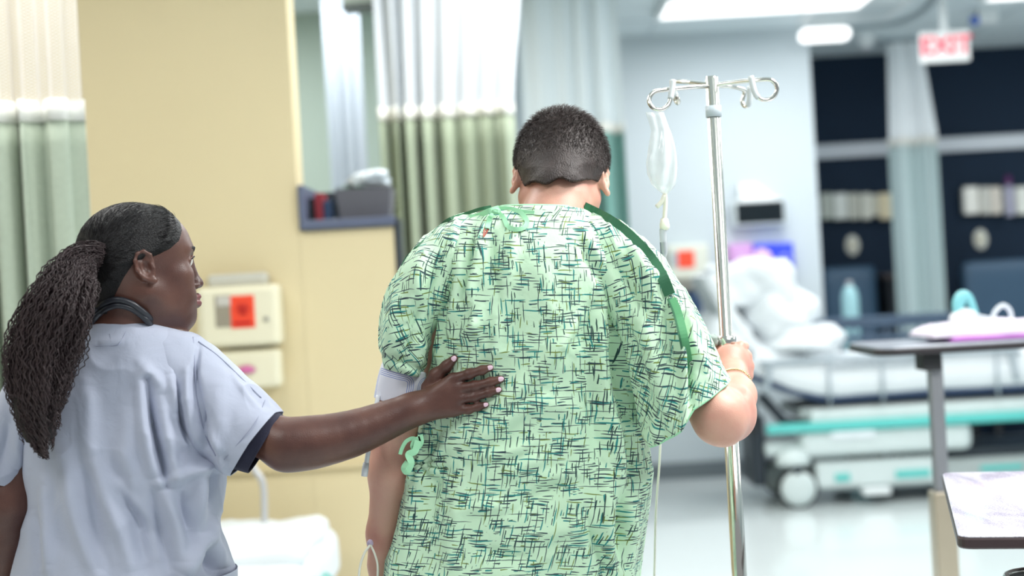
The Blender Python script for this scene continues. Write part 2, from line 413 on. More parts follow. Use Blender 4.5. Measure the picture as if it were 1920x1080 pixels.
book(590, 362, 605, 408, (150, 40, 52), 'red binder standing in the slate cubby')
book(607, 376, 624, 407, (46, 72, 108), 'dark blue binder between red binder and planter')
# dark roller headbox up in the opening
lo, hi = rect(640, -40, 702, 18, 6.9, .12); hi[2] = CEIL
r = root('roller_blind', ((lo[0] + hi[0]) / 2, 6.9, lo[2]), 'dark olive roller blind headbox at the top of the opening', 'blind')
box('headbox', lo, hi, pm('olive_metal', (96, 106, 98), .5), r, bev=.01)
box('valance_strip', (lo[0], lo[1] - .012, lo[2]), (hi[0], lo[1], lo[2] + .03), pm('dark_strip', (52, 60, 58), .5), r)

# ------------------------------------------------------------------ sharps cabinet and glove dispenser on the yellow wall
M_cream = pm('cream_plastic', (240, 234, 208), .4, var=.02)
def biohazard(parent, c, s, y, mat):
    gs = []
    for k in range(3):
        a = PI / 2 + k * 2 * PI / 3; cc = np.array([c[0] + math.cos(a) * s * .42, y, c[1] + math.sin(a) * s * .42])
        pts = []
        for j in range(15):
            t = a + (-.82 + 1.64 * j / 14) * PI + 0
            pts.append(cc + np.array([math.cos(t + PI) * s * .42 * -1, 0, math.sin(t + PI) * s * .42 * -1]))
        # open arms: skip the outermost gap
        pts = [p for j, p in enumerate(pts)]
        gs.append(tube_geo([cc + s * .36 * np.array([math.cos(a + .45 + 5.38 * j / 14), 0, math.sin(a + .45 + 5.38 * j / 14)]) for j in range(15)], [s * .03] + [s * .1] * 5 + [s * .03], 6))
    gs.append(tube_geo([np.array([c[0], y, c[1]]) + s * .36 * np.array([math.cos(t), 0, math.sin(t)]) for t in np.linspace(0, 2 * PI, 25)], s * .06, 6))
    multi('hazard_symbol', gs, mat, parent)
M_red = pm('label_red', (250, 78, 48), .45, var=.02)
M_redd = pm('symbol_red', (196, 26, 22), .45)
r = root('sharps_cabinet', (P(447, 595, DY)[0], DY, P(447, 650, DY)[2]), 'cream wall cabinet with red biohazard label on the yellow wall', 'sharps cabinet')
pbox('body', 368, 536, 523, 650, DY - .12, .12, M_cream, r, bev=.018, seg=3)
pbox('bin_lid', 388, 513, 500, 537, DY - .08, .07, pm('grey_bin', (204, 202, 192), .5), r, bev=.012)
pbox('door', 378, 543, 515, 645, DY - .127, .012, M_cream, r, bev=.006)
pbox('window_pane', 403, 554, 434, 614, DY - .130, .006, pm('smoke_pane', (160, 152, 136), .25), r, bev=.002)
pbox('bin_flap', 406, 556, 432, 574, DY - .132, .004, pm('flap_grey', (206, 202, 194), .4), r, bev=.002)
lab_ = pbox('warning_label', 432, 554, 477, 615, DY - .131, .006, M_red, r, bev=.002)
c = P(455, 580, DY - .13); biohazard(lab_, (c[0], c[2]), .034, DY - .1325, M_redd)
lo, hi = rect(438, 602, 471, 609, DY - .1322, .002); bm = bmesh.new(); a_box(bm, lo, hi); bm_obj('print_bar', bm, M_redd, lab_)
c = P(499, 598, DY - .13); lathe('lock', [(.009, 0), (.009, -.012), (.006, -.014), (.001, -.014)], (c[0], DY - .122, c[2]), pm('steel_grey', (170, 168, 160), .35, .8), r, axis='y', seg=14)
r = root('glove_dispenser', (P(480, 690, DY)[0], DY, P(480, 728, DY)[2]), 'cream glove box holder with pink glove below the sharps cabinet', 'glove dispenser')
pbox('body', 405, 656, 525, 729, DY - .10, .10, M_cream, r, bev=.02, seg=3)
c = P(462, 693, DY - .10)
gl = [(c[0] + .034 * math.cos(t), DY - .102, c[2] + .017 * math.sin(t)) for t in np.linspace(0, 2 * PI, 25)]
tube('slot_rim', gl, .004, pm('slot_cream', (214, 204, 184), .5), r, sides=6)
g = bmesh.new(); bmesh.ops.create_icosphere(g, subdivisions=3, radius=1)
for v in g.verts:
    n = vnoise(np.array([v.co[:]]), 2.5, 9)[0]; q = v.co * (1 + .25 * n); v.co = Vector((c[0] + q.x * .03, DY - .103 + q.y * .014, c[2] + q.z * .014))
bm_obj('pink_glove', g, pm('glove_pink', (226, 120, 178), .5), r, True)

# ------------------------------------------------------------------ bed beside the yellow wall
M_sheet = pm('white_sheet', (224, 230, 234), .85, var=.02, scale=5, bump=.15, bscale=90)
M_chr = pm('chrome', (225, 222, 215), .12, 1.0, var=.02)
M_steel = pm('brushed_steel', (176, 178, 180), .32, .9, var=.04)
M_blk = pm('black_rubber', (30, 32, 36), .6)
bx0, bx1, by0, by1, bz = -1.75, P(570, 1000, 4.2)[0], 3.35, 5.02, .56
r = root('hospital_bed', ((bx0 + bx1) / 2, (by0 + by1) / 2, 0), 'white-sheeted hospital bed beside the yellow wall behind the nurse', 'bed')
def soft_slab(lo, hi, rad=.07, n=26, amp=.008, seed=1, crease=None):
    lo = np.array(lo, float); hi = np.array(hi, float); c = (lo + hi) / 2; s = (hi - lo) / 2
    g = bmesh.new(); bmesh.ops.create_cube(g, size=2); bmesh.ops.subdivide_edges(g, edges=g.edges, cuts=n, use_grid_fill=True)
    co = np.array([v.co[:] for v in g.verts]); q = co * s; core = s - rad
    cl = np.clip(q, -core, core); dlt = q - cl; L = np.linalg.norm(dlt, axis=1, keepdims=True)
    q = np.where(L > 1e-9, cl + dlt / np.maximum(L, 1e-9) * rad * np.clip(L / rad, 0, 1) ** .0, q)
    nr = np.where(L > 1e-9, dlt / np.maximum(L, 1e-9), 0)
    nz = vnoise(q + c, 9, seed) + .5 * vnoise(q + c, 22, seed + 1)
    q = q + nr * (nz * amp)[:, None]
    for v, p in zip(g.verts, q + c): v.co = Vector(p)
    return g
bm_obj('mattress', soft_slab((bx0, by0, bz - .19), (bx1, by1, bz), .06, 30, .006, 3), M_sheet, r, True)
bm_obj('pillow', soft_slab((bx0 + .3, by1 - .75, bz - .03), (bx1 - .02, by1 - .1, bz + .045), .035, 22, .012, 8), M_sheet, r, True)
bm = bmesh.new(); a_box(bm, (bx0 + .03, by0 + .03, bz - .27), (bx1 - .03, by1 - .03, bz - .19), .01); bm_obj('frame', bm, M_frame, r)
for sx in (bx0 + .1, bx1 - .1):
    for sy in (by0 + .2, by1 - .2):
        l = box('leg', (sx - .025, sy - .025, .12), (sx + .025, sy + .025, bz - .26), M_steel, r, bev=.004)
        lathe('wheel', [(.02, -.02), (.06, -.018), (.06, .018), (.02, .02)], (sx, sy, .06), M_blk, l, axis='x', seg=20)
pc = P(588, 1056, 4.15)
tube('side_rail', [(bx1 + .05, 3.5, pc[2] - .06), (bx1 + .05, 4.25, pc[2] - .06), (bx1 + .05, 4.34, pc[2] - .09)], .014, pm('teal_plastic', (120, 190, 186), .4), r, sides=10)
box('rail_bracket', (bx1 - .04, 4.1, pc[2] - .08), (bx1 + .055, 4.16, pc[2] - .045), pm('teal_plastic', (120, 190, 186), .4), r, bev=.008)
tube('support_arm', [P(470, 868, 4.85), P(478, 882, 4.85), P(493, 908, 4.85), P(496, 975, 4.85), P(499, 1040, 4.85)], .012, pm('grey_arm', (196, 196, 198), .35, .3), r, sides=10, smooth_n=5)

# ------------------------------------------------------------------ white wall fittings
DM = DW
c = P(1424, 400, DM)
r = root('wall_monitor', (c[0], DM, c[2]), 'small black-screened monitor under a white hood on the white wall', 'monitor')
pbox('housing', 1374, 372, 1474, 424, DM - .10, .06, pm('monitor_white', (214, 224, 228), .4), r, bev=.015)
pbox('screen', 1381, 378, 1470, 418, DM - .106, .01, pm('dark_glass', (16, 28, 34), .15), r, bev=.004)
lo, hi = rect(1388, 342, 1458, 376, DM - .10, .10)
bm = bmesh.new(); vs = a_box(bm, lo, hi)
for v in vs:
    if v.co.z > (lo[2] + hi[2]) / 2: v.co.x = lo[0] + (v.co.x - lo[0]) * .45; v.co.y += .05 if v.co.y < DM - .05 else 0
bm_obj('hood', bm, M_frame, r)
pbox('wall_arm', 1410, 385, 1440, 410, DM - .04, .04, M_steel, r)
r = root('sharps_cabinet', (P(1290, 500, DM)[0], DM, P(1290, 540, DM)[2]), 'small cream cabinet with red label on the white wall', 'sharps cabinet')
pbox('body', 1252, 458, 1330, 525, DM - .1, .1, pm('cream_pale', (222, 226, 214), .5), r, bev=.02)
pbox('window_pane', 1259, 474, 1271, 500, DM - .105, .008, pm('pane_grey', (170, 182, 190), .3), r)
pbox('warning_label', 1271, 470, 1302, 502, DM - .106, .008, M_red, r)
r = root('wall_shelf', (P(1290, 540, DM)[0], DM, P(1290, 540, DM)[2]), 'grey-brown shelf bracket below the small cream cabinet', 'shelf')
pbox('board', 1262, 530, 1322, 542, DM - .2, .2, pm('taupe', (150, 148, 140), .5), r, bev=.005)
pbox('bin', 1268, 546, 1318, 590, DM - .18, .16, pm('navy_bin', (40, 66, 100), .5), r, bev=.02)
M_blue = pm('glove_blue', (52, 76, 226), .5); M_pink = pm('glove_box_pink', (214, 160, 220), .55); M_pink2 = pm('pink_pale', (226, 186, 232), .55)
def gbox(px0, py0, px1, py1, mat, lab, d=DM - .12, th=.12):
    c = P((px0 + px1) / 2, py1, d); r = root('glove_box', (c[0], DM, c[2]), lab, 'glove box', None)
    pbox('carton', px0, py0, px1, py1, d, th, mat, r, bev=.006)
    q = P((px0 + px1) / 2, (py0 + py1) / 2, d); tube('dispensing_slot', [(q[0] + .04 * math.cos(t), d - .001, q[2] + .02 * math.sin(t)) for t in np.linspace(0, 2 * PI, 17)], .003, pm('slot_white', (230, 230, 236), .5), r, sides=5)
gbox(1368, 457, 1412, 492, M_pink, 'pink glove box on the white wall under the monitor')
gbox(1414, 456, 1454, 500, M_blue, 'blue glove box in the middle of the row, partly behind pink glove')
gbox(1455, 455, 1489, 512, M_blue, 'blue glove box at the outer end of the row near the wall corner')
def blob(name, px, py, d, rx, rz, ry, mat, parent=None, seed=1, amp=.15, fr=2.0):
    g = bmesh.new(); bmesh.ops.create_icosphere(g, subdivisions=4, radius=1); c = P(px, py, d); s = d / F
    co = np.array([v.co[:] for v in g.verts]); n = vnoise(co, fr, seed); co = co * (1 + amp * n)[:, None]
    for v, q in zip(g.verts, co): v.co = Vector((c[0] + q[0] * rx * s, c[1] + q[1] * ry, c[2] + q[2] * rz * s))
    return bm_obj(name, g, mat, parent, True)
r = root('glove_bundle', P(1428, 488, DM - .17), 'bulging pale pink glove bundle between the blue glove boxes', 'gloves')
blob('pink_glove', 1430, 492, DM - .185, 21, 24, .05, M_pink2, r, 4); blob('pink_glove', 1396, 492, DM - .170, 14, 12, .04, M_pink, r, 6)

# ------------------------------------------------------------------ navy bay: headwall rails, dispensers, chairs
M_dim = pm('bay_off_white', (232, 234, 224), .5, var=.05)
def headwall(px0, px1, py0, py1, lab, mods):
    c = P((px0 + px1) / 2, py1, DN); r = root('headwall_rail', (c[0], DN, c[2]), lab, 'equipment rail')
    pbox('rail', px0, py0 + 4, px1, py1 - 4, DN - .05, .05, M_dim, r, bev=.008)
    for a, b_, col in mods: pbox('module', a, py0, b_, py1, DN - .1, .06, pm('mod_%s' % str(col), col, .5), r, bev=.01)
headwall(1536, 1676, 362, 411, 'white equipment rail with sockets on the navy wall beside the white wall corner', [(1540, 1562, (193, 200, 191)), (1564, 1590, (234, 239, 234)), (1592, 1612, (205, 207, 196)), (1616, 1634, (225, 227, 216)), (1650, 1672, (243, 230, 196))])
headwall(1806, 1925, 350, 401, 'white equipment rail on the navy wall past the narrow curtain', [(1808, 1836, (250, 248, 241)), (1840, 1858, (216, 216, 209)), (1860, 1878, (234, 227, 216)), (1906, 1930, (239, 241, 234))])
pm('purple_cap', (96, 40, 100), .5)
def flowmeter(px, py0, py1, lab, cap):
    r = root('flow_meter', P(px, py1, DN - .13), lab, 'flow meter')
    c = P(px, (py0 + py1) / 2, DN - .14); h = (py1 - py0) / 2 / F * DN
    lathe('canister', [(.03, -h), (.038, -h * .8), (.038, h * .4), (.02, h * .5), (.02, h * .55)], c, pm('pale_canister', (176, 176, 198), .3), r, seg=16)
    lathe('cap', [(.022, h * .55), (.026, h * .6), (.022, h), (.001, h)], c, cap, r, seg=16)
    lathe('coupling', [(.012, 0), (.012, .14)], c, M_steel, r, axis='y', seg=10)
flowmeter(1892, 330, 404, 'lilac canister with purple cap on the far equipment rail', MATS['purple_cap'])
def oval(px, py, lab):
    r = root('outlet_plate', P(px, py, DN), lab, 'wall outlet', None)
    c = P(px, py, DN); lathe('plate', [(.052, 0), (.052, -.015), (.04, -.022), (.001, -.022)], (0, 0, 0), M_dim, r, axis='y', seg=20)
    o = r.children[0]; o.parent = None; o.data.transform(Matrix.Translation(V((c[0], DN, c[2]))) @ Matrix.Diagonal((1, 1, 1.5, 1))); o.parent = r; o.matrix_parent_inverse = wm(r).inverted()
    pbox('socket', px - 4, py - 8, px + 4, py + 8, DN - .03, .01, pm('socket_cream', (214, 208, 180), .5), r, bev=.003)
oval(1598, 460, 'oval pale wall plate below the rail near the white wall corner')
oval(1838, 449, 'oval pale wall plate below the rail past the narrow curtain')
M_chair = pm('blue_grey_vinyl', (52, 82, 108), .5, var=.06)
def chair(px0, px1, pytop, lab, d=10.45):
    x0 = P(px0, 500, d)[0]; x1 = P(px1, 500, d)[0]; zt = P((px0 + px1) / 2, pytop, d)[2]
    r = root('visitor_chair', ((x0 + x1) / 2, d, 0), lab, 'chair')
    bm_obj('backrest', soft_slab((x0, d + .1, .5), (x1, d + .22, zt), .04, 10, .003), M_chair, r, True)
    bm_obj('seat', soft_slab((x0, d - .4, .38), (x1, d + .1, .5), .04, 10, .003), M_chair, r, True)
    for sx in (x0 + .04, x1 - .04):
        for sy in (d - .35, d + .15): box('leg', (sx - .018, sy - .018, 0), (sx + .018, sy + .018, .4), M_blk, r, bev=.004)
        box('armrest', (sx - .035, d - .35, .62), (sx + .035, d + .14, .66), M_blk, r, bev=.01); box('arm_post', (sx - .018, d - .3, .49), (sx + .018, d - .26, .63), M_blk, r)
chair(1815, 1960, 487, 'large blue-grey vinyl chair against the navy wall past the narrow curtain')
chair(1548, 1650, 500, 'smaller blue-grey vinyl chair against the navy wall next to the white wall')
# cabinet low in the bay
lo, hi = rect(1668, 520, 1712, 600, 10.5, .4); lo[2] = 0
r = root('bay_cabinet', ((lo[0] + hi[0]) / 2, 10.5, 0), 'dark low cabinet behind the foot of the narrow curtain', 'cabinet')
box('body', lo, hi, pm('dark_cab', (28, 34, 40), .5), r, bev=.01); box('top', (lo[0] - .02, lo[1] - .02, hi[2]), (hi[0] + .02, hi[1], hi[2] + .03), pm('brown_top', (92, 84, 84), .5), r, bev=.005)
box('door', (lo[0] + .01, lo[1] - .012, lo[2] + .06), (hi[0] - .01, lo[1], hi[2] - .02), pm('dark_cab2', (40, 48, 56), .5), r, bev=.004)
# counter in the bay
lo, hi = rect(1536, 578, 1960, 592, 9.95, .3)
c = P(1594, 520, 9.6)
r = root('oxygen_cylinder', (c[0], 9.3, 0), 'slim pale teal cylinder standing behind the stretcher', 'cylinder')
zt = P(1594, 527, 9.3)[2]; x_ = P(1594, 560, 9.3)[0]
lathe('tank', [(.05, .0), (.055, .02), (.055, zt - .1), (.04, zt - .05), (.018, zt - .03)], (x_, 9.3, 0), pm('pale_teal_metal', (150, 196, 204), .35), r)
lathe('valve', [(.018, zt - .03), (.022, zt - .02), (.022, zt), (.001, zt)], (x_, 9.3, 0), M_steel, r, seg=12)
# stand at the right edge
pts = [P(1918, 345, 9.0), P(1912, 400, 9.0), P(1917, 470, 9.0), P(1925, 560, 9.0)]

# ------------------------------------------------------------------ stretcher
DS = 8.1; s_ = DS / F
M_navyv = pm('navy_vinyl', (36, 58, 92), .45, var=.06); M_cover = pm('chassis_white', (206, 218, 218), .4, var=.03); M_teal = pm('bumper_teal', (92, 196, 190), .4)
M_dgrey = pm('dark_metal', (52, 60, 68), .4, .4); M_gr = pm('chassis_grey', (168, 178, 178), .5); M_bar = pm('rail_bar', (164, 176, 184), .4)
sx0 = P(1405, 740, DS)[0]; sx1 = sx0 + 2.15
r = root('stretcher', ((sx0 + sx1) / 2, DS + .4, 0), 'white-sheeted hospital stretcher with teal bumper and side rails', 'stretcher')
zm = lambda py, px=1660: P(px, py, DS)[2]
# mattress: navy vinyl slab bending up at the head, sheet over it
def bent_slab(pts_bot, th, y0, y1, mat, nm, bulge=.0, seed=2, amp=.004):
    path = smooth_path(pts_bot, 8); n = len(path); vs, fs = [], []; sec = []
    prof = []
    K = 20
    for k in range(K):
        t = 2 * PI * k / K; cy = np.sign(math.cos(t)) * abs(math.cos(t)) ** .35; cz = np.sign(math.sin(t)) * abs(math.sin(t)) ** .35; prof.append((cy, cz))
    for i, p in enumerate(path):
        tt = path[min(i + 1, n - 1)] - path[max(i - 1, 0)]; tt /= np.linalg.norm(tt); nn = np.array([-tt[2], 0, tt[0]])
        e = min(i, n - 1 - i); sc = 1 - .25 * (1 if e == 0 else 0)
        T = th[0] + (th[1] - th[0]) * i / (n - 1) if hasattr(th, '__len__') else th
        for cy, cz in prof:
            q = p + nn * (T / 2 + cz * T / 2 * sc); q = np.array([q[0], (y0 + y1) / 2 + cy * (y1 - y0) / 2 * (1 - .03 * (1 - sc) * 4), q[2]])
            q = q + nn * amp * vnoise(q[None] , 8, seed)[0]
            vs.append(q)
    for i in range(n - 1):
        for k in range(K):
            k2 = (k + 1) % K; fs.append((i * K + k, i * K + k2, (i + 1) * K + k2, (i + 1) * K + k))
    fs.append(tuple(range(K))); fs.append(tuple((n - 1) * K + k for k in range(K)))
    return pyd(nm, vs, fs, mat, r)
Y0, Y1 = DS, DS + .72
base = [P(1396, 705, DS), P(1430, 722, DS), P(1500, 746, DS), P(1560, 756, DS), P(1700, 760 - 8, DS)]
zflat = base[3][2]
bot = [base[0], base[1], base[2], np.array([base[3][0], DS, zflat]), np.array([base[3][0] + .4, DS, zflat]), np.array([sx1, DS, zflat])]
bent_slab(bot, .06, Y0, Y1, M_navyv, 'mattress')
bot2 = [p + np.array([0, 0, .022]) for p in bot]
bent_slab(bot2, (.18, .262), Y0 - .02, Y1, M_sheet, 'sheet', amp=.012)
# raised head section
hb = [P(1425, 690, DS), P(1385, 640, DS), P(1345, 575, DS), P(1318, 520, DS)]
bent_slab(hb[::-1], .10, Y0 + .05, Y1 - .05, M_sheet, 'backrest', amp=.015, seed=11)
bm_obj('pillow', soft_slab(P(1345, 560, DS + .1) - [.0, 0, .06], P(1462, 520, DS + .6) + [0, .0, .1], .07, 18, .03, 5), M_sheet, r, True)
bl = blob('blanket', 1450, 590, DS + .35, 72, 50, .3, M_sheet, r, 12, .28, 1.8)
bl2 = blob('blanket', 1490, 640, DS + .3, 85, 36, .34, M_sheet, r, 15, .25, 2.2)
bt = blob('blanket', 1350, 640, DS + .25, 60, 55, .26, M_sheet, r, 19, .2, 2.0); 
# far rail (dark) and near rail
def rail(y, px0, px1, pyt, pyb, mat, nm, bars, rb=.012, depth=None):
    d = depth or DS
    zt = P((px0 + px1) / 2, pyt, d)[2]; zb_ = P((px0 + px1) / 2, pyb, d)[2]; x0 = P(px0, pyt, d)[0]; x1 = P(px1, pyt, d)[0]
    top_ = tube(nm, [(x0 - .0, y, zb_ + .3 * (zt - zb_)), (x0 + .03, y, zt - .03), (x0 + .08, y, zt), (x1 - .08, y, zt), (x1 - .03, y, zt - .03), (x1, y, zb_ + .3 * (zt - zb_))], .018, mat, r, 8, 4)
    for b_ in bars:
        x = P(b_, pyt, d)[0]; tube('rail_bar', [(x, y, zt), (x, y, zb_)], rb, mat, top_, 8)
    return top_
M_railn = pm('rail_navy', (62, 82, 104), .4)
t1 = rail(DS + .78, 1432, 1790, 600, 690, M_railn, 'side_rail', [1450, 1480, 1510, 1540, 1570, 1600, 1630, 1660, 1690, 1720, 1750], .008, DS + .78)
lo, hi = rect(1436, 604, 1780, 616, DS + .77, .02); box('rail_panel', lo, hi, M_railn, t1, bev=.006)
lo, hi = rect(1440, 628, 1776, 640, DS + .77, .02); box('rail_panel', lo, hi, M_railn, t1, bev=.006)
t2 = rail(DS - .03, 1432, 1905, 668, 752, M_bar, 'side_rail', [1552, 1652, 1868], .009, DS - .03)
lo, hi = rect(1560, 680, 1750, 685, DS - .04, .02); box('rail_panel', lo, hi, M_bar, t2, bev=.004)
# deck under mattress, bumper, covers
def sbox(nm, px0, py0, px1, py1, y0, th, mat, par=r, bev=.01, seg=2):
    c0 = P(px0, (py0 + py1) / 2, y0)[0]; c1 = P(px1, (py0 + py1) / 2, y0)[0]; zt = P(1660, py0, y0)[2]; zb_ = P(1660, py1, y0)[2]
    return box(nm, (c0, y0, zb_), (c1, y0 + th, zt), mat, par, bev, seg)
sbox('deck', 1500, 757, 2060, 778, DS + .04, .62, M_gr)
sbox('bumper', 1438, 785, 2080, 803, DS - .03, .05, M_teal)
sbox('side_cover', 1500, 800, 1826, 852, DS - .005, .1, M_cover, bev=.05, seg=4)
sbox('upper_cover', 1520, 762, 1960, 786, DS + .0, .6, M_cover)
sbox('end_plate', 1436, 820, 1520, 842, DS + .05, .55, M_cover)
sbox('handle_recess', 1556, 803, 1645, 822, DS - .02, .05, pm('recess_white', (224, 232, 236), .35), bev=.02)
sbox('lift_column', 1600, 850, 1660, 905, DS + .25, .2, M_dgrey); sbox('lift_column', 1850, 850, 1910, 905, DS + .25, .2, M_dgrey)
sbox('underbody', 1700, 850, 2060, 880, DS + .1, .5, M_dgrey)
bs = sbox('base_cover', 1535, 868, 2080, 915, DS + .05, .55, M_gr, bev=.03, seg=3)
bm = bmesh.new(); vs = a_box(bm, (P(1530, 850, DS)[0], DS + .03, zm(912)), (P(1760, 850, DS)[0], DS + .1, zm(862)), .02, 3); bm_obj('base_skirt', bm, M_cover, r)
sbox('teal_mark', 1566, 884, 1594, 898, DS + .02, .02, M_teal, bs, .002); sbox('teal_mark', 1680, 884, 1745, 898, DS + .02, .02, M_teal, bs, .002); sbox('teal_mark', 1840, 884, 1920, 894, DS + .04, .02, M_teal, bs, .002)
sbox('brake_pedal', 1620, 914, 1672, 928, DS - .02, .1, M_frame, bev=.01)
sbox('head_frame', 1408, 765, 1436, 900, DS + .12, .4, M_dgrey, bev=.02)
sbox('push_handle', 1402, 740, 1420, 800, DS + .1, .05, M_blk, bev=.01)
tube('strut', [P(1425, 740, DS + .1), P(1470, 790, DS + .1), P(1530, 800, DS + .1)], .03, M_dgrey, r, 8)
def caster(x, y, big=.115):
    fk = lathe('caster', [(.02, .2), (.035, .2), (.035, .3), (.02, .3)], (x, y, 0), M_dgrey, r, seg=14)
    lathe('tyre', [(.08, -.022), (big, -.018), (big, .018), (.08, .022)], (x, y, big), M_blk, fk, axis='y', seg=32)
    lathe('hub_disc', [(.001, -.034), (.06, -.034), (big * .86, -.026), (big * .88, -.015), (big * .88, .015), (.001, .03)], (x, y, big), M_cover, fk, axis='y', seg=32)
    g = bmesh.new(); bmesh.ops.create_uvsphere(g, u_segments=20, v_segments=10, radius=1)
    for v in g.verts: v.co = Vector((x - .02 + v.co.x * .1, y + v.co.y * .06, .27 + max(v.co.z, -.25) * .085))
    bm_obj('wheel_cover', g, M_cover, fk, True)
xw = P(1500, 940, DS)[0]
for x in (xw, sx1 - .25):
    for y in (DS + .04, DS + .56): caster(x, y)

# ------------------------------------------------------------------ raised overbed table (mid) with its load
DT = 4.25
zt = P(1700, 652, DT)[2]; tx0 = P(1648, 655, DT)[0]
r = root('overbed_table', (tx0 + .4, DT + .2, 0), 'tall overbed table with dark top standing in front of the stretcher', 'overbed table')
M_top = pm('table_laminate', (158, 164, 176), .25, var=.1, scale=30)
M_edge = pm('dark_edging', (44, 40, 44), .4)
def round_slab(nm, x0, y0, x1, y1, z0, z1, rad, mat, par, M=None, seg=6):
    pts = []
    for cx, cy, a0 in ((x1 - rad, y1 - rad, 0), (x0 + rad, y1 - rad, PI / 2), (x0 + rad, y0 + rad, PI), (x1 - rad, y0 + rad, 1.5 * PI)):
        for k in range(seg + 1): a = a0 + PI / 2 * k / seg; pts.append((cx + rad * math.cos(a), cy + rad * math.sin(a)))
    n = len(pts); e = min(.003, (z1 - z0) * .3); cxm, cym = (x0 + x1) / 2, (y0 + y1) / 2
    lv = [(z0, .0015), (z0 + e, 0), (z1 - e, 0), (z1, .0015)]; vs = []
    for z, ins in lv:
        for x, y in pts: vs.append((x - np.sign(x - cxm) * ins, y - np.sign(y - cym) * ins, z))
    fs = [tuple(range(n))[::-1], tuple(3 * n + i for i in range(n))]
    for l in range(3):
        for i in range(n): j = (i + 1) % n; fs.append((l * n + i, l * n + j, (l + 1) * n + j, (l + 1) * n + i))
    if M is not None: vs = [tuple(M @ Vector(v)) for v in vs]
    return pyd(nm, vs, fs, mat, par, False)
round_slab('tabletop', tx0, DT, tx0 + .82, DT + .42, zt - .014, zt + .004, .06, M_top, r)
round_slab('edging', tx0 - .004, DT - .004, tx0 + .824, DT + .424, zt - .022, zt - .002, .064, M_edge, r)
xc = P(1760, 760, DT + .05)[0]
box('head_bracket', (xc - .045, DT + .03, zt - .075), (xc + .012, DT + .12, zt - .02), M_blk, r, bev=.004)
box('column', (xc - .02, DT + .05, .36), (xc + .02, DT + .09, zt - .03), pm('grey_column', (148, 150, 156), .35, .6), r, bev=.004)
box('column_sleeve', (xc - .032, DT + .035, .05), (xc + .032, DT + .105, P(1760, 928, DT)[2]), pm('bronze_steel', (190, 178, 158), .3, .7), r, bev=.004)
box('base', (xc - .04, DT - .05, .05), (xc + .75, DT + .0, .09), M_steel, r, bev=.008); box('base', (xc - .04, DT + .35, .05), (xc + .75, DT + .40, .09), M_steel, r, bev=.008); box('base', (xc - .06, DT - .05, .05), (xc + .0, DT + .4, .1), M_steel, r, bev=.008)
for x in (xc, xc + .7):
    for y in (DT - .025, DT + .375): lathe('wheel', [(.008, -.01), (.028, -.01), (.028, .01), (.008, .01)], (x, y, .028), M_blk, r, axis='x', seg=14)
# things on it
M_pad = pm('lilac_pad', (224, 214, 228), .8, var=.05, bump=.2); M_pur = pm('purple_edge', (176, 110, 186), .7)
def ruffle(nm, x0, x1, y0, y1, z, h, mat, par, seed, lab=None, cat=None, nx=40, ny=18):
    vs, fs = [], []
    for j in range(ny):
        for i in range(nx):
            u, v = i / (nx - 1), j / (ny - 1); q = np.array([[x0 + (x1 - x0) * u, y0 + (y1 - y0) * v, 0.0]])
            e = min(1, min(u, 1 - u) * 7, min(v, 1 - v) * 5)
            zz = z + .003 + h * math.sqrt(max(e, 0)) * (.8 + .35 * vnoise(q, 11, seed)[0])
            vs.append((q[0, 0], q[0, 1] + .01 * vnoise(q, 13, seed + 3)[0], zz))
    for j in range(ny - 1):
        for i in range(nx - 1): fs.append((j * nx + i, j * nx + i + 1, (j + 1) * nx + i + 1, (j + 1) * nx + i))
    o = pyd(nm, vs, fs, mat, par); sd = o.modifiers.new('t', 'SOLIDIFY'); sd.thickness = .004; sd.offset = 1
    return o
ztop = zt + .004
xq = P(1752, 640, DT + .06)[0]
rp = root('folded_pad', (xq + .2, DT + .15, ztop), 'folded white pad with purple underside on the tall overbed table', 'pad')
ruffle('purple_underside', xq + .05, xq + .46, DT + .05, DT + .32, ztop, .020, M_pur, rp, 4)
ruffle('pad', xq, xq + .46, DT + .07, DT + .34, ztop + .012, .048, M_pad, rp, 5)
zp = ztop + .052
rk = root('oxygen_mask', P(1810, 600, DT + .2), 'clear oxygen mask with teal tip and looped tube on the folded pad', 'oxygen mask')
M_clear = pm('clear_plastic', (226, 234, 240), .15, alpha=.75, var=.02); M_tealc = pm('teal_clear', (140, 214, 222), .2, alpha=.85)
blob('mask_bowl', 1808, 599, DT + .2, 27, 22, .05, pm('mask_white', (232, 234, 238), .3), rk, 2, .06)
tube('connector', [P(1797, 598, DT + .2), P(1797, 570, DT + .2), P(1804, 556, DT + .2), P(1816, 560, DT + .2), P(1830, 590, DT + .2)], [.014, .02, .02, .016, .01], M_tealc, rk, 12, 5)
tube('strap', [P(1822, 590, DT + .16), P(1850, 596, DT + .16), P(1868, 601, DT + .16), P(1862, 615, DT + .16)], .006, M_clear, rk, 8, 5)
tube('looped_tube', [P(1862, 612, DT + .22), P(1864, 588, DT + .22), P(1880, 573, DT + .22), P(1894, 583, DT + .22), P(1899, 612, DT + .22)], .0075, M_clear, rk, 10, 6)
blob('cup', 1757, 622, DT + .15, 13, 15, .03, M_clear, rk, 3, .05)

# ------------------------------------------------------------------ near overbed table
zn = .90
A = on_z(1767, 886, zn); B = on_z(1797, 1005, zn)
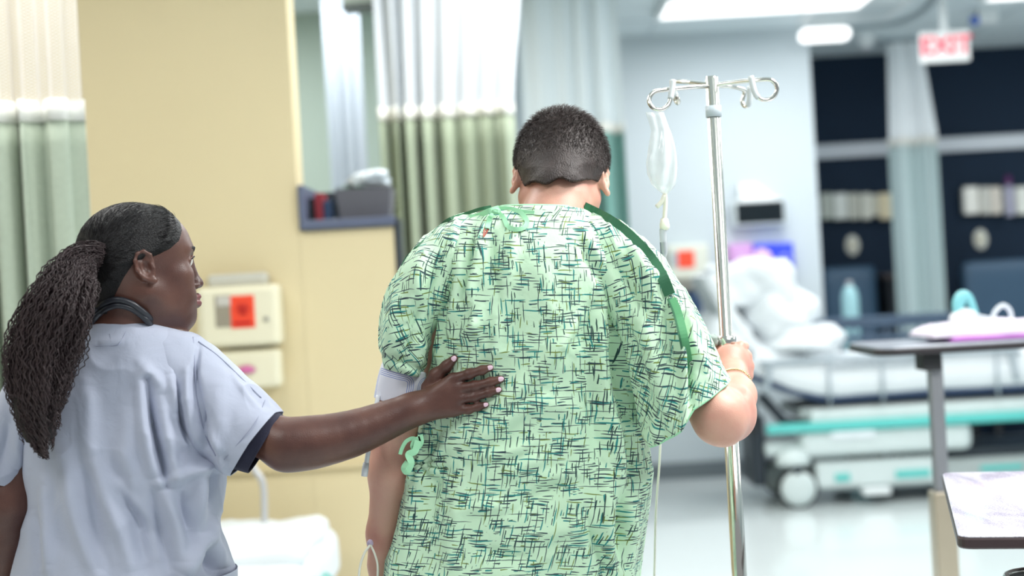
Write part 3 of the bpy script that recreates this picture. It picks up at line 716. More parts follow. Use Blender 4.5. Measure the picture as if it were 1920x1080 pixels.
# long side runs from B (near corner) to A (far corner)
dirv = np.array([A[0] - B[0], A[1] - B[1]]); Ln = np.linalg.norm(dirv); ang = math.atan2(dirv[1], dirv[0]) - PI / 2
Mr = Matrix.Translation(V((B[0], B[1], 0))) @ Matrix.Rotation(ang, 4, 'Z')
r = root('overbed_table', (B[0] + .25, B[1] + .3, 0), 'near overbed table with glossy speckled grey top at the frame corner', 'overbed table')
mt = pm('speckled_laminate', (168, 166, 178), .22, var=.0, coat=.5, spec=.8); nt = mt.node_tree; b = nt.nodes['Principled BSDF']
tc = nt.nodes.new('ShaderNodeTexCoord'); nz = nt.nodes.new('ShaderNodeTexNoise'); nz.inputs['Scale'].default_value = 320; nz.inputs['Detail'].default_value = 6
n2 = nt.nodes.new('ShaderNodeTexNoise'); n2.inputs['Scale'].default_value = 9; n2.inputs['Detail'].default_value = 5; n2.inputs['Distortion'].default_value = .6
mpn = nt.nodes.new('ShaderNodeMapping'); mpn.inputs['Rotation'].default_value = (0, 0, .6); mpn.inputs['Scale'].default_value = (2.2, .6, 1)
nt.links.new(tc.outputs['Object'], nz.inputs['Vector']); nt.links.new(tc.outputs['Object'], mpn.inputs[0]); nt.links.new(mpn.outputs[0], n2.inputs['Vector'])
ad = nt.nodes.new('ShaderNodeMath'); ad.operation = 'ADD'; nt.links.new(nz.outputs['Fac'], ad.inputs[0]); nt.links.new(n2.outputs['Fac'], ad.inputs[1])
cr = nt.nodes.new('ShaderNodeValToRGB'); cr.color_ramp.elements[0].position = .72; cr.color_ramp.elements[0].color = lin((166, 160, 180)) + (1,); cr.color_ramp.elements[1].position = 1.2 if False else 1.0; cr.color_ramp.elements[1].color = lin((232, 230, 238)) + (1,)
e = cr.color_ramp.elements.new(.88); e.color = lin((204, 200, 214)) + (1,)
sc2 = nt.nodes.new('ShaderNodeMath'); sc2.operation = 'MULTIPLY'; sc2.inputs[1].default_value = .85; nt.links.new(ad.outputs[0], sc2.inputs[0])
nt.links.new(sc2.outputs[0], cr.inputs[0]); nt.links.new(cr.outputs[0], b.inputs['Base Color'])
round_slab('tabletop', 0, 0, .42, Ln, zn - .004, zn, .022, mt, r, Mr)
round_slab('edging', -.002, -.002, .422, Ln + .002, zn - .022, zn - .0035, .024, pm('brown_edging', (66, 52, 54), .35), r, Mr)
cq = on_z(1868, 1066, zn - .09)
Mt = Matrix.Translation(V((cq[0], cq[1] - .32, 0)))
round_slab('lower_tray', .0, .0, .36, .32, zn - .11, zn - .10, .06, pm('tray_pale', (206, 214, 220), .3, .3), r, Mt)
q0 = np.array(Mt.translation)
rim = []
for cx, cy, a0 in ((.30, .26, 0), (.06, .26, PI / 2), (.06, .06, PI), (.30, .06, 1.5 * PI)):
    for k in range(7): a = a0 + PI / 2 * k / 6; rim.append((q0[0] + cx + .06 * math.cos(a), q0[1] + cy + .06 * math.sin(a), zn - .096))
rim.append(rim[0]); tube('tray_rim', rim, .006, M_chr, r, 10)
for dx in (.06, .30): box('tray_hanger', (q0[0] + dx, q0[1] + .2, zn - .10), (q0[0] + dx + .012, q0[1] + .22, zn - .02), M_steel, r)
xk = B[0] + .48
box('column', (xk, B[1] + .34, .08), (xk + .05, B[1] + .40, zn - .02), M_steel, r, bev=.004)
box('base', (xk - .02, B[1] + .1, .05), (xk + .07, B[1] + .6, .1), M_steel, r, bev=.01); box('base', (xk - .35, B[1] + .1, .05), (xk + .05, B[1] + .15, .09), M_steel, r, bev=.008); box('base', (xk - .35, B[1] + .55, .05), (xk + .05, B[1] + .6, .09), M_steel, r, bev=.008)
for x in (xk - .32, xk + .03):
    for y in (B[1] + .125, B[1] + .575): lathe('wheel', [(.008, -.01), (.028, -.01), (.028, .01), (.008, .01)], (x, y, .028), M_blk, r, axis='x', seg=14)

# ------------------------------------------------------------------ IV stand
DP = 2.80
pt = P(1334, 143, DP); px_ = pt[0]; zp_ = pt[2]
r = root('iv_stand', (px_, DP, 0), 'chrome IV pole with four hooks held by the patient', 'iv stand')
lathe('pole', [(.0125, .12), (.0125, zp_ - .003), (.010, zp_), (.001, zp_)], (px_, DP, 0), M_chr, r, seg=28)
zcol = P(1340, 209, DP)[2]; lathe('collar', [(.0135, -.011), (.0155, -.011), (.0155, .011), (.0135, .011)], (px_, DP, zcol), pm('collar_grey', (196, 208, 214), .4), r, seg=24)
zcl = P(1360, 643, DP)[2]
lathe('outer_tube', [(.0128, .12), (.0148, .12), (.0148, zcl - .02), (.0128, zcl - .02)], (px_, DP, 0), M_chr, r, seg=28)
ck = lathe('clamp', [(.014, -.016), (.0195, -.014), (.0195, .012), (.016, .014), (.0128, .014)], (px_, DP, zcl), M_chr, r, seg=24)
kn = P(1336, 639, DP - .01)
tube('clamp_screw', [(px_, DP, zcl), (kn[0], DP - .01, kn[2])], .004, M_steel, ck, 8)
prof = [(.001, -.008), (.010, -.008)] + [(.0125, -.006), (.0125, .006), (.01, .009), (.001, .009)]
v_, f_ = lathe_geo(prof, (0, 0, 0), 'x', 20)
v_ = [np.array(q) * (1, 1 + .12 * math.cos(5 * math.atan2(q[2], q[1])), 1 + .12 * math.cos(5 * math.atan2(q[2], q[1]))) + [kn[0], kn[1], kn[2]] for q in v_]
pyd('clamp_knob', v_, f_, pm('knob_grey_green', (150, 166, 160), .45), ck)
M_tip = pm('hook_tip', (206, 214, 216), .4)
def hook(pts, tip_n=2):
    path = smooth_path([P(*q) for q in pts], 6); hk_ = tube('hook', path, .0042, M_chr, r, 10)
    tube('tip', path[-tip_n * 5:], .0058, M_tip, hk_, 10)
hook([(1334, 159, DP), (1298, 155, DP + .03), (1272, 153, DP + .07), (1260, 158, DP + .09), (1263, 178, DP + .09), (1270, 193, DP + .08), (1272, 188, DP + .06), (1264, 172, DP + .06), (1260, 150, DP + .06)])
hook([(1334, 161, DP), (1300, 163, DP - .03), (1250, 168, DP - .05), (1226, 173, DP - .06), (1217, 188, DP - .065), (1224, 202, DP - .07), (1240, 205, DP - .07), (1254, 195, DP - .065), (1259, 175, DP - .06), (1262, 150, DP - .055)])
hook([(1334, 160, DP), (1372, 155, DP - .02), (1420, 150, DP - .05), (1446, 150, DP - .06), (1457, 165, DP - .06), (1449, 183, DP - .06), (1430, 187, DP - .06), (1416, 175, DP - .06), (1408, 143, DP - .055)])
hook([(1334, 160, DP), (1368, 162, DP + .04), (1388, 166, DP + .08), (1396, 172, DP + .10), (1392, 192, DP + .10), (1399, 200, DP + .09), (1405, 190, DP + .08), (1406, 162, DP + .07)])
for k in range(5):
    a = 2 * PI * k / 5 + .3; ex, ey = px_ + .29 * math.cos(a), DP + .29 * math.sin(a)
    l = tube('base_leg', [(px_, DP, .14), (px_ + .1 * math.cos(a), DP + .1 * math.sin(a), .12), (ex, ey, .075)], [.018, .016, .012], M_steel, r, 8, 3)
    lathe('wheel', [(.006, -.012), (.03, -.01), (.03, .01), (.006, .012)], (ex, ey, .03), M_blk, l, axis='x', seg=16)
lathe('hub', [(.035, .1), (.04, .11), (.04, .15), (.02, .17)], (px_, DP, 0), M_steel, r)

# IV bag
DBg = DP - .07
M_bag = pm('bag_plastic', (236, 243, 244), .08, var=.02, scale=30, alpha=.5, bump=1.0, bscale=70, stretch=(1, 1, .3), spec=.9)
r = root('iv_bag', P(1240, 208, DBg), 'clear crumpled IV fluid bag hanging from the pole hook', 'iv bag')
rows = [(206, 1228, 1252, .002), (214, 1212, 1246, .005), (228, 1217, 1251, .007), (244, 1221, 1256, .010), (262, 1218, 1262, .014), (284, 1214, 1268, .018), (306, 1212, 1271, .020), (328, 1214, 1270, .020), (345, 1220, 1267, .018), (356, 1231, 1260, .013), (364, 1243, 1251, .006)]
rows[0] = (210, 1211, 1245, .002)
nu = 36; vs = []; 
ys = np.linspace(rows[0][0], rows[-1][0], 46)
for yy in ys:
    L_ = np.interp(yy, [q[0] for q in rows], [q[1] for q in rows]); R_ = np.interp(yy, [q[0] for q in rows], [q[2] for q in rows]); dr = np.interp(yy, [q[0] for q in rows], [q[3] for q in rows])
    for k in range(nu):
        t = 2 * PI * k / nu; q = P((L_ + R_) / 2 + (R_ - L_) / 2 * math.cos(t), yy, DBg); q = q + [0, dr * math.sin(t) * (1 + .25 * math.cos(6 * t + yy * .03)), 0]; vs.append(q)
fs = [(i * nu + k, i * nu + (k + 1) % nu, (i + 1) * nu + (k + 1) % nu, (i + 1) * nu + k) for i in range(45) for k in range(nu)]
vs = np.array(vs); vs += (vnoise(vs, 60, 3) * .0012)[:, None]
pyd('pouch', vs, fs, M_bag, r)
M_tube = pm('ivory_tube', (236, 236, 222), .3, var=.03)
tube('port', [P(1247, 361, DBg), P(1248, 378, DBg), P(1247, 396, DBg), P(1246, 412, DBg)], .0042, M_tube, r, 10, 4)
tube('port', [P(1246, 366, DBg), P(1241, 378, DBg), P(1231, 388, DBg)], .0045, M_tube, r, 10, 4)
r2 = root('drip_chamber', P(1244, 420, DBg), 'clear drip chamber and thin infusion line hanging below the bag', 'infusion set')
c = P(1246, 420, DBg); lathe('cap', [(.004, .012), (.007, .010), (.0095, -.002), (.0095, -.008), (.006, -.012)], c, M_tube, r2, seg=20)
c = P(1244, 452, DBg); lathe('chamber', [(.006, .024), (.0068, .02), (.0068, -.022), (.003, -.032), (.002, -.04)], c, pm('chamber_clear', (206, 212, 218), .1, alpha=.6), r2, seg=20)
c = P(1243, 464, DBg); lathe('fluid', [(.0055, .010), (.0055, -.012)], c, pm('chamber_blue', (120, 130, 146), .2), r2, seg=16)
tube('infusion_line', [P(1242, 480, DBg), P(1238, 560, DBg), P(1236, 650, DBg), P(1239, 780, DBg), P(1237, 860, DBg), P(1230, 960, DBg), P(1227, 1080, DBg), P(1222, 1250, DBg - .04), P(1180, 1420, 2.42), P(1000, 1480, 2.34), P(800, 1420, 2.36), P(694, 1270, 2.44), P(676, 1122, 2.556)], .0022, M_tube, r2, 8, 6)
# =================================================================== SDF sculpting
class Sdf:
    def __init__(s): s.p = []
    def cone(s, a, b, ra, rb, k=.02, op=1):
        a = np.array(a, float); b = np.array(b, float); R = max(ra, rb)
        s.p.append(('c', a, b, ra, rb, k, op, np.minimum(a, b) - R, np.maximum(a, b) + R))
    def ell(s, c, r, k=.02, op=1, M=None):
        c = np.array(c, float); r = np.array(r, float); M = np.eye(3) if M is None else np.array(M, float); R = max(r)
        s.p.append(('e', c, r, M, None, k, op, c - R, c + R))
    def chain(s, pts, rs, k=.02):
        for i in range(len(pts) - 1): s.cone(pts[i], pts[i + 1], rs[i], rs[i + 1], k)
    @staticmethod
    def one(p, q):
        if p[0] == 'c':
            a, b, ra, rb = p[1:5]; ba = b - a; pa = q - a; t = np.clip((pa @ ba) / (ba @ ba + 1e-12), 0, 1)
            d = pa - t[:, None] * ba; return np.sqrt((d * d).sum(1)) - (ra + (rb - ra) * t)
        c, r, M = p[1:4]; l = (q - c) @ M; k0 = np.sqrt(((l / r) ** 2).sum(1)); k1 = np.sqrt(((l / (r * r)) ** 2).sum(1)) + 1e-9
        return k0 * (k0 - 1) / k1
    @staticmethod
    def smin(a, b, k):
        h = np.maximum(k - np.abs(a - b), 0) / k; return np.minimum(a, b) - h * h * k * .25
    def eval(s, q, plist=None):
        d = np.full(len(q), .3)
        for p in (s.p if plist is None else plist):
            v = s.one(p, q); k, op = p[5], p[6]
            d = s.smin(d, v, k) if op > 0 else -s.smin(-d, v, k)
        return d
    def mesh(s, h, post=None, B=20):
        lo = np.min([p[7] for p in s.p if p[6] > 0], 0) - .03; hi = np.max([p[8] for p in s.p if p[6] > 0], 0) + .03
        nb = np.ceil((hi - lo) / (h * B)).astype(int); N = nb * B + 2; ST = np.array([N[1] * N[2], N[2], 1], dtype=np.int64)
        keys, verts, quads = [], [], []
        g1 = np.arange(B + 2); G = np.stack(np.meshgrid(g1, g1, g1, indexing='ij'), -1).reshape(-1, 3); n1 = B + 2
        rad = h * B * .9 + h * 2
        for bi in range(nb[0]):
            for bj in range(nb[1]):
                for bk in range(nb[2]):
                    o = np.array([bi, bj, bk]) * B; bl = lo + o * h; bh = bl + (B + 1) * h
                    pl = [p for p in s.p if np.all(p[7] - p[5] - .004 < bh) and np.all(p[8] + p[5] + .004 > bl)]
                    if not any(p[6] > 0 for p in pl): continue
                    c = (bl + bh) / 2
                    if abs(s.eval(c[None], pl)[0]) > rad * 1.15: continue
                    q = lo + (G + o) * h; d = s.eval(q, pl)
                    if post is not None: d = post(q, d)
                    d = d.reshape(n1, n1, n1); sg = d < 0
                    if sg.all() or not sg.any(): continue
                    # cells 0..B (inclusive B for neighbours); own 0..B-1
                    cnt = np.zeros((B + 1,) * 3); acc = np.zeros((B + 1,) * 3 + (3,))
                    A = [slice(0, B + 1), slice(1, B + 2)]
                    for ax in range(3):
                        for u in (0, 1):
                            for w_ in (0, 1):
                                s0 = [None] * 3; s1 = [None] * 3; oth = [x for x in range(3) if x != ax]
                                s0[ax] = A[0]; s1[ax] = A[1]; s0[oth[0]] = s1[oth[0]] = A[u]; s0[oth[1]] = s1[oth[1]] = A[w_]
                                d0 = d[tuple(s0)]; d1 = d[tuple(s1)]; cr_ = (d0 < 0) != (d1 < 0); t = np.where(cr_, d0 / np.where(cr_, d0 - d1, 1), 0)
                                cnt += cr_; acc[..., ax] += t; acc[..., oth[0]] += cr_ * u; acc[..., oth[1]] += cr_ * w_
                    act = cnt > 0; act_o = act[:B, :B, :B]; idx = np.argwhere(act_o)
                    if len(idx):
                        pv = acc[:B, :B, :B][act_o] / cnt[:B, :B, :B][act_o][:, None] + idx
                        keys.append((idx + o) @ ST); verts.append(lo + (pv + o) * h)
                    for ax in range(3):
                        oth = [(ax + 1) % 3, (ax + 2) % 3]; s0 = [slice(0, B)] * 3; s0[ax] = slice(0, B); s1 = list(s0); s1[ax] = slice(1, B + 1)
                        a_ = sg[tuple(s0)]; b_ = sg[tuple(s1)]; e = np.argwhere(a_ != b_)
                        if not len(e): continue
                        inside = a_[tuple(e.T)]; g = (e + o); k0 = g @ ST; du, dv = ST[oth[0]], ST[oth[1]]
                        qd = np.stack([k0, k0 - du, k0 - du - dv, k0 - dv], 1); qd[~inside] = qd[~inside][:, ::-1]; quads.append(qd)
        keys = np.concatenate(keys); verts = np.concatenate(verts); quads = np.concatenate(quads)
        od = np.argsort(keys); keys = keys[od]; verts = verts[od]
        ix = np.searchsorted(keys, quads); ix = np.clip(ix, 0, len(keys) - 1); ok = (keys[ix] == quads).all(1); ix = ix[ok]
        return verts, ix
def np_mesh(name, verts, quads, mat, parent, flip=False):
    me = bpy.data.meshes.new(name); n = len(verts); m_ = len(quads); q = quads[:, ::-1] if flip else quads
    me.vertices.add(n); me.vertices.foreach_set('co', np.asarray(verts, np.float32).ravel())
    me.loops.add(m_ * 4); me.loops.foreach_set('vertex_index', q.astype(np.int32).ravel())
    me.polygons.add(m_); me.polygons.foreach_set('loop_start', np.arange(0, m_ * 4, 4, dtype=np.int32)); me.polygons.foreach_set('loop_total', np.full(m_, 4, dtype=np.int32))
    me.update(calc_edges=True); me.validate()
    return link(name, me, mat, parent)

class Head:
    """head frame: x right, y face forward, z up, origin between the ears at eye height"""
    def __init__(s, origin, fwd, up, sc=1.0):
        f = np.array(fwd, float); f /= np.linalg.norm(f); u = np.array(up, float); u -= f * (u @ f); u /= np.linalg.norm(u)
        s.o = np.array(origin, float); s.R = np.stack([np.cross(f, u), f, u], 1); s.s = sc
    def w(s, l): return s.o + s.R @ (np.array(l, float) * s.s)
    def l(s, q): return ((q - s.o) @ s.R) / s.s
    def ell(s, S, c, r, k=.02, op=1, rot=None):
        M = s.R if rot is None else s.R @ np.array(rot)
        S.ell(s.w(c), np.array(r) * s.s, k, op, M)
    def cone(s, S, a, b, ra, rb, k=.01, op=1): S.cone(s.w(a), s.w(b), ra * s.s, rb * s.s, k, op)
def rot(ax, a):
    c, s = math.cos(a), math.sin(a)
    return np.array({'x': [[1, 0, 0], [0, c, -s], [0, s, c]], 'y': [[c, 0, s], [0, 1, 0], [-s, 0, c]], 'z': [[c, -s, 0], [s, c, 0], [0, 0, 1]]}[ax])
def build_head(S, H, female=False, ear_out=.25, ey=0.0, ez=0.0, nz=0.0, mz=0.0, ny=0.0, my=0.0):
    H.ell(S, (0, -.012, .026), (.076, .094, .080), .01)
    H.ell(S, (0, -.03, -.01), (.068, .068, .06), .03)
    H.ell(S, (0, .040, .022), (.062, .052, .058), .03)               # forehead
    H.ell(S, (0, .040, -.040), (.057, .046, .062), .03)              # mid face
    for x in (-1, 1):
        H.ell(S, (x * .040, .058, -.030), (.022, .026, .020), .022)  # cheek bones
        H.cone(S, (x * .056, .0, -.055), (x * .022, .066, -.100), .016, .016, .035)   # jaw line
        H.ell(S, (x * .034, .062, -.066), (.022, .026, .026), .02)
    H.ell(S, (0, .070, -.102 + mz * .5), (.021, .020, .016), .022)             # chin
    H.ell(S, (0, .062, -.070 + mz * .5), (.034, .030, .030), .02)              # muzzle
    H.ell(S, (0, .030, -.090), (.040, .042, .022), .03)
    for x in (-1, 1): H.cone(S, (x * .012, .086, .020), (x * .042, .074, .020), .008, .007, .014)  # brow
    for x in (-1, 1): H.ell(S, (x * .031, .094, -.002), (.017, .013, .011), .014, -1)      # sockets
    for x in (-1, 1):
        H.ell(S, (x * .031, .0745, -.002), (.0140, .0120, .0125), .003)                      # lids
        for a_, b_, r_ in (((.019, .0835, -.001), (.027, .0885, .0045), .0026), ((.027, .0885, .0045), (.036, .0875, .0050), .0028), ((.036, .0875, .0050), (.044, .080, -.001), .0026), ((.019, .0835, -.002), (.029, .0870, -.0078), .0022), ((.029, .0870, -.0078), (.044, .080, -.002), .0022)):
            H.cone(S, (x * a_[0], a_[1], a_[2]), (x * b_[0], b_[1], b_[2]), r_, r_, .002)
    H.cone(S, (0, .086, .010), (0, .103 + ny, -.024 + nz), .0065, .0085, .012)                        # nose bridge
    H.ell(S, (0, .106 + ny, -.032 + nz), (.0105, .0110, .0090), .008)
    for x in (-1, 1):
        H.ell(S, (x * .0125, .097 + ny, -.036 + nz), (.0075, .0095, .0070), .006)
        H.ell(S, (x * .0065, .101 + ny, -.0425 + nz), (.0030, .0048, .0030), .003, -1)
    # lips
    fl = 1.4 if female else .85
    for x in (-1, 1):
        H.cone(S, (0, .0965 + my, -.0600 + mz), (x * .023, .083, -.0635 + mz), .0046 * fl, .0020, .005)
        H.cone(S, (0, .0945 + my, -.0710 + mz), (x * .021, .082, -.0655 + mz), .0058 * fl, .0020, .005)
    for x in (-1, 1): H.cone(S, (0, .1035 + my, -.0655 + mz), (x * .028, .083, -.0630 + mz), .0014, .0010, .003, -1)
    # ears
    for x in (-1, 1):
        E = rot('z', x * -ear_out) @ rot('x', .26)
        def e(p): return np.array([x * .0725, -.012 + ey, -.020 + ez]) + E @ np.array([x * p[0], p[1], p[2]])
        H.ell(S, e((.007, -.002, .002)), (.0050, .0170, .0285), .004, 1, E)
        H.ell(S, e((.006, -.006, -.002)), (.0045, .015, .022), .006, 1, E)
        pts = [(.006, .012, .004), (.010, .013, .018), (.012, .004, .028), (.0135, -.008, .027), (.015, -.016, .016), (.014, -.018, .0), (.011, -.012, -.016), (.009, -.002, -.026), (.007, .007, -.028)]
        for a_, b_ in zip(pts[:-1], pts[1:]): H.cone(S, e(a_), e(b_), .0033, .0033, .003)
        H.ell(S, e((.009, .003, -.027)), (.0042, .0065, .007), .004, 1, E)
        H.ell(S, e((.0145, .000, .000)), (.0085, .0085, .0130), .003, -1, E)
        H.ell(S, e((.0145, -.003, .017)), (.0060, .0075, .0065), .003, -1, E)
        H.ell(S, e((.0155, -.012, .002)), (.0045, .0028, .0130), .002, -1, E)
        H.cone(S, e((.008, .010, -.006)), e((.009, .009, .001)), .0036, .0030, .003)
        H.cone(S, e((.008, -.010, .012)), e((.008, -.012, -.006)), .0024, .0024, .003)

# =================================================================== cloth tubes
def sgnp(x, e): return np.sign(x) * np.abs(x) ** e
def seg_dist(px, py, x0, y0, x1, y1):
    dx, dy = x1 - x0, y1 - y0; L2 = dx * dx + dy * dy; t = np.clip(((px - x0) * dx + (py - y0) * dy) / L2, 0, 1)
    return np.hypot(px - x0 - t * dx, py - y0 - t * dy), t
def cr_interp(arr, n):
    arr = np.asarray(arr, float); m_ = len(arr); q = np.vstack([2 * arr[0] - arr[1], arr, 2 * arr[-1] - arr[-2]]); t = np.linspace(0, m_ - 1 - 1e-9, n); i = t.astype(int); f = (t - i)[:, None]
    a, b, c, d = q[i], q[i + 1], q[i + 2], q[i + 3]
    return .5 * ((2 * b) + (-a + c) * f + (2 * a - 5 * b + 4 * c - d) * f ** 2 + (-a + 3 * b - 3 * c + d) * f ** 3)
def px_to_m(): return 2.55 / F
def garment_tube(name, rings, nu, nv, mat, parent, ridges=(), noise=(.003, 7), seed=1, hem=0.0, waves=None, uvrot=0.0, post=None, thick=.0016, gather=None, waves2=None):
    """rings: (Lx,Ly,Rx,Ry,depth,half_depth,exponent) in frame pixels at their real depth"""
    R = cr_interp(rings, nv); th = np.linspace(0, 2 * PI, nu + 1)[:nu] + PI / 2    # seam on the far side
    pts = np.zeros((nv, nu, 3)); outw = np.zeros((nv, nu, 3)); u_ar = np.zeros((nv, nu)); v_ar = np.zeros((nv, nu)); v = 0; prev = None
    for j in range(nv):
        Lx, Ly, Rx, Ry, dc, dr, ex = R[j]; PL, PR = P(Lx, Ly, dc), P(Rx, Ry, dc); c = (PL + PR) / 2; a = (PR - PL) / 2; e = 2 / ex
        cs = sgnp(np.cos(th), e); sn = sgnp(np.sin(th), e)
        pts[j] = c + cs[:, None] * a + sn[:, None] * np.array([0, dr, 0])
        # approximate outward normal
        la = np.linalg.norm(a); nrm = (np.cos(th) / la)[:, None] * (a / la) + (np.sin(th) / dr)[:, None] * np.array([0, 1, 0]); outw[j] = nrm / np.linalg.norm(nrm, axis=1, keepdims=True)
        if prev is not None: v += np.linalg.norm(c - prev)
        prev = c; seg = np.linalg.norm(np.diff(np.vstack([pts[j], pts[j][:1]]), axis=0), axis=1); cu = np.concatenate([[0], np.cumsum(seg)])
        u_ar[j] = cu[:-1] - cu[-1] / 2; v_ar[j] = v
        if j == 0: ulast = []
        ulast.append(cu[-1] / 2)
    base = pts.copy(); px, py = proj(pts.reshape(-1, 3)); px = px.reshape(nv, nu); py = py.reshape(nv, nu)
    facing = np.clip(-outw[..., 1] * 3 + .2, 0, 1); disp = np.zeros((nv, nu))
    for x0, y0, x1, y1, amp, wd in ridges:
        # slightly bowed ridge
        d, t = seg_dist(px + 4 * np.sin(py / 37 + x0), py + 4 * np.sin(px / 31 + y0), x0, y0, x1, y1)
        fall = np.sin(PI * np.clip(t, .04, .96)) ** .5
        disp += facing * amp * 1.55 * fall * np.exp(-(d / (wd * .9)) ** 2)
    amp, fr = noise
    disp += amp * (vnoise(pts, fr, seed) + .45 * vnoise(pts * (1, 1, .55), fr * 2.6, seed + 1) + .2 * vnoise(pts, fr * 6, seed + 2))
    # crisp crease noise
    rn_ = 1 - np.abs(vnoise(pts * (1, 1, .6), fr * 1.7, seed + 9)); disp += amp * 1.3 * (rn_ ** 4 - .3)
    tt = np.linspace(0, 1, nv)[:, None]
    if waves:   # vertical drape waves growing towards the hem
        n_, a_, t0 = waves; disp += a_ * np.clip((tt - t0) / (1 - t0), 0, 1) ** 1.3 * np.sin(n_ * th[None] + 2 * vnoise(np.stack([np.cos(th), np.sin(th), 0 * th], 1), 1.3, seed)[None] * 2)
    if waves2:
        n_, a_, t0 = waves2; disp += a_ * np.clip((tt - t0) / (1 - t0), 0, 1) * np.sin(n_ * th[None] + 1.3)
    if gather:
        for (gx, gy, ga, gr) in gather:
            rr_ = np.hypot(px - gx, py - gy); an = np.arctan2(py - gy, px - gx); disp += facing * ga * np.exp(-(rr_ / gr) ** 2) * np.cos(9 * an + 1.1 * np.sin(3 * an))
    pts = pts + outw * disp[..., None]
    if post: pts = post(pts, px, py, base)
    vs = pts.reshape(-1, 3); J, I = np.meshgrid(np.arange(nv - 1), np.arange(nu), indexing='ij'); I2 = (I + 1) % nu
    q = np.stack([J * nu + I, J * nu + I2, (J + 1) * nu + I2, (J + 1) * nu + I], -1).reshape(-1, 4)
    o = np_mesh(name, vs, q, mat, parent, flip=False)
    uvl = o.data.uv_layers.new(name='UVMap'); li = np.zeros(len(o.data.loops), np.int32); o.data.loops.foreach_get('vertex_index', li)
    U = u_ar.ravel()[li]; W = v_ar.ravel()[li]
    # wrap the seam
    pos = np.zeros(len(o.data.loops), np.int32); U = U.reshape(-1, 4); nuq = (li % nu).reshape(-1, 4)
    wrap = (nuq.max(1) == nu - 1) & (nuq.min(1) == 0)
    ul = np.array(ulast)[(li // nu)].reshape(-1, 4)
    U = np.where(wrap[:, None] & (nuq == 0), ul, U).ravel()
    c_, s_ = math.cos(uvrot), math.sin(uvrot); UV = np.stack([U * c_ - W * s_, U * s_ + W * c_], 1).astype(np.float32); uvl.data.foreach_set('uv', UV.ravel())
    if thick:
        sd = o.modifiers.new('thick', 'SOLIDIFY'); sd.thickness = thick; sd.offset = -1
    return o, pts
def ribbon(name, pts, wdt, mat, parent, nrm=(0, -1, 0), n=8, thick=.0012, taper=False, twist=0.0):
    path = smooth_path(pts, n); m_ = len(path); vs, fs = [], []; nr = np.array(nrm, float)
    for i in range(m_):
        t = path[min(i + 1, m_ - 1)] - path[max(i - 1, 0)]; t = t / (np.linalg.norm(t) + 1e-9); sd = np.cross(t, nr); sd /= np.linalg.norm(sd) + 1e-9
        nn = np.cross(sd, t); a = twist * i / m_; s2 = sd * math.cos(a) + nn * math.sin(a); n2 = np.cross(s2, t)
        w_ = wdt / 2 * (1 if not taper else (1 - .5 * i / m_))
        for sx, sn in ((-1, 1), (1, 1), (1, -1), (-1, -1)): vs.append(path[i] + s2 * w_ * sx + n2 * thick / 2 * sn)
    for i in range(m_ - 1):
        for k in range(4): k2 = (k + 1) % 4; fs.append((i * 4 + k, i * 4 + k2, (i + 1) * 4 + k2, (i + 1) * 4 + k))
    fs.append((3, 2, 1, 0)); b_ = (m_ - 1) * 4; fs.append((b_, b_ + 1, b_ + 2, b_ + 3))
    return pyd(name, vs, fs, mat, parent, False)

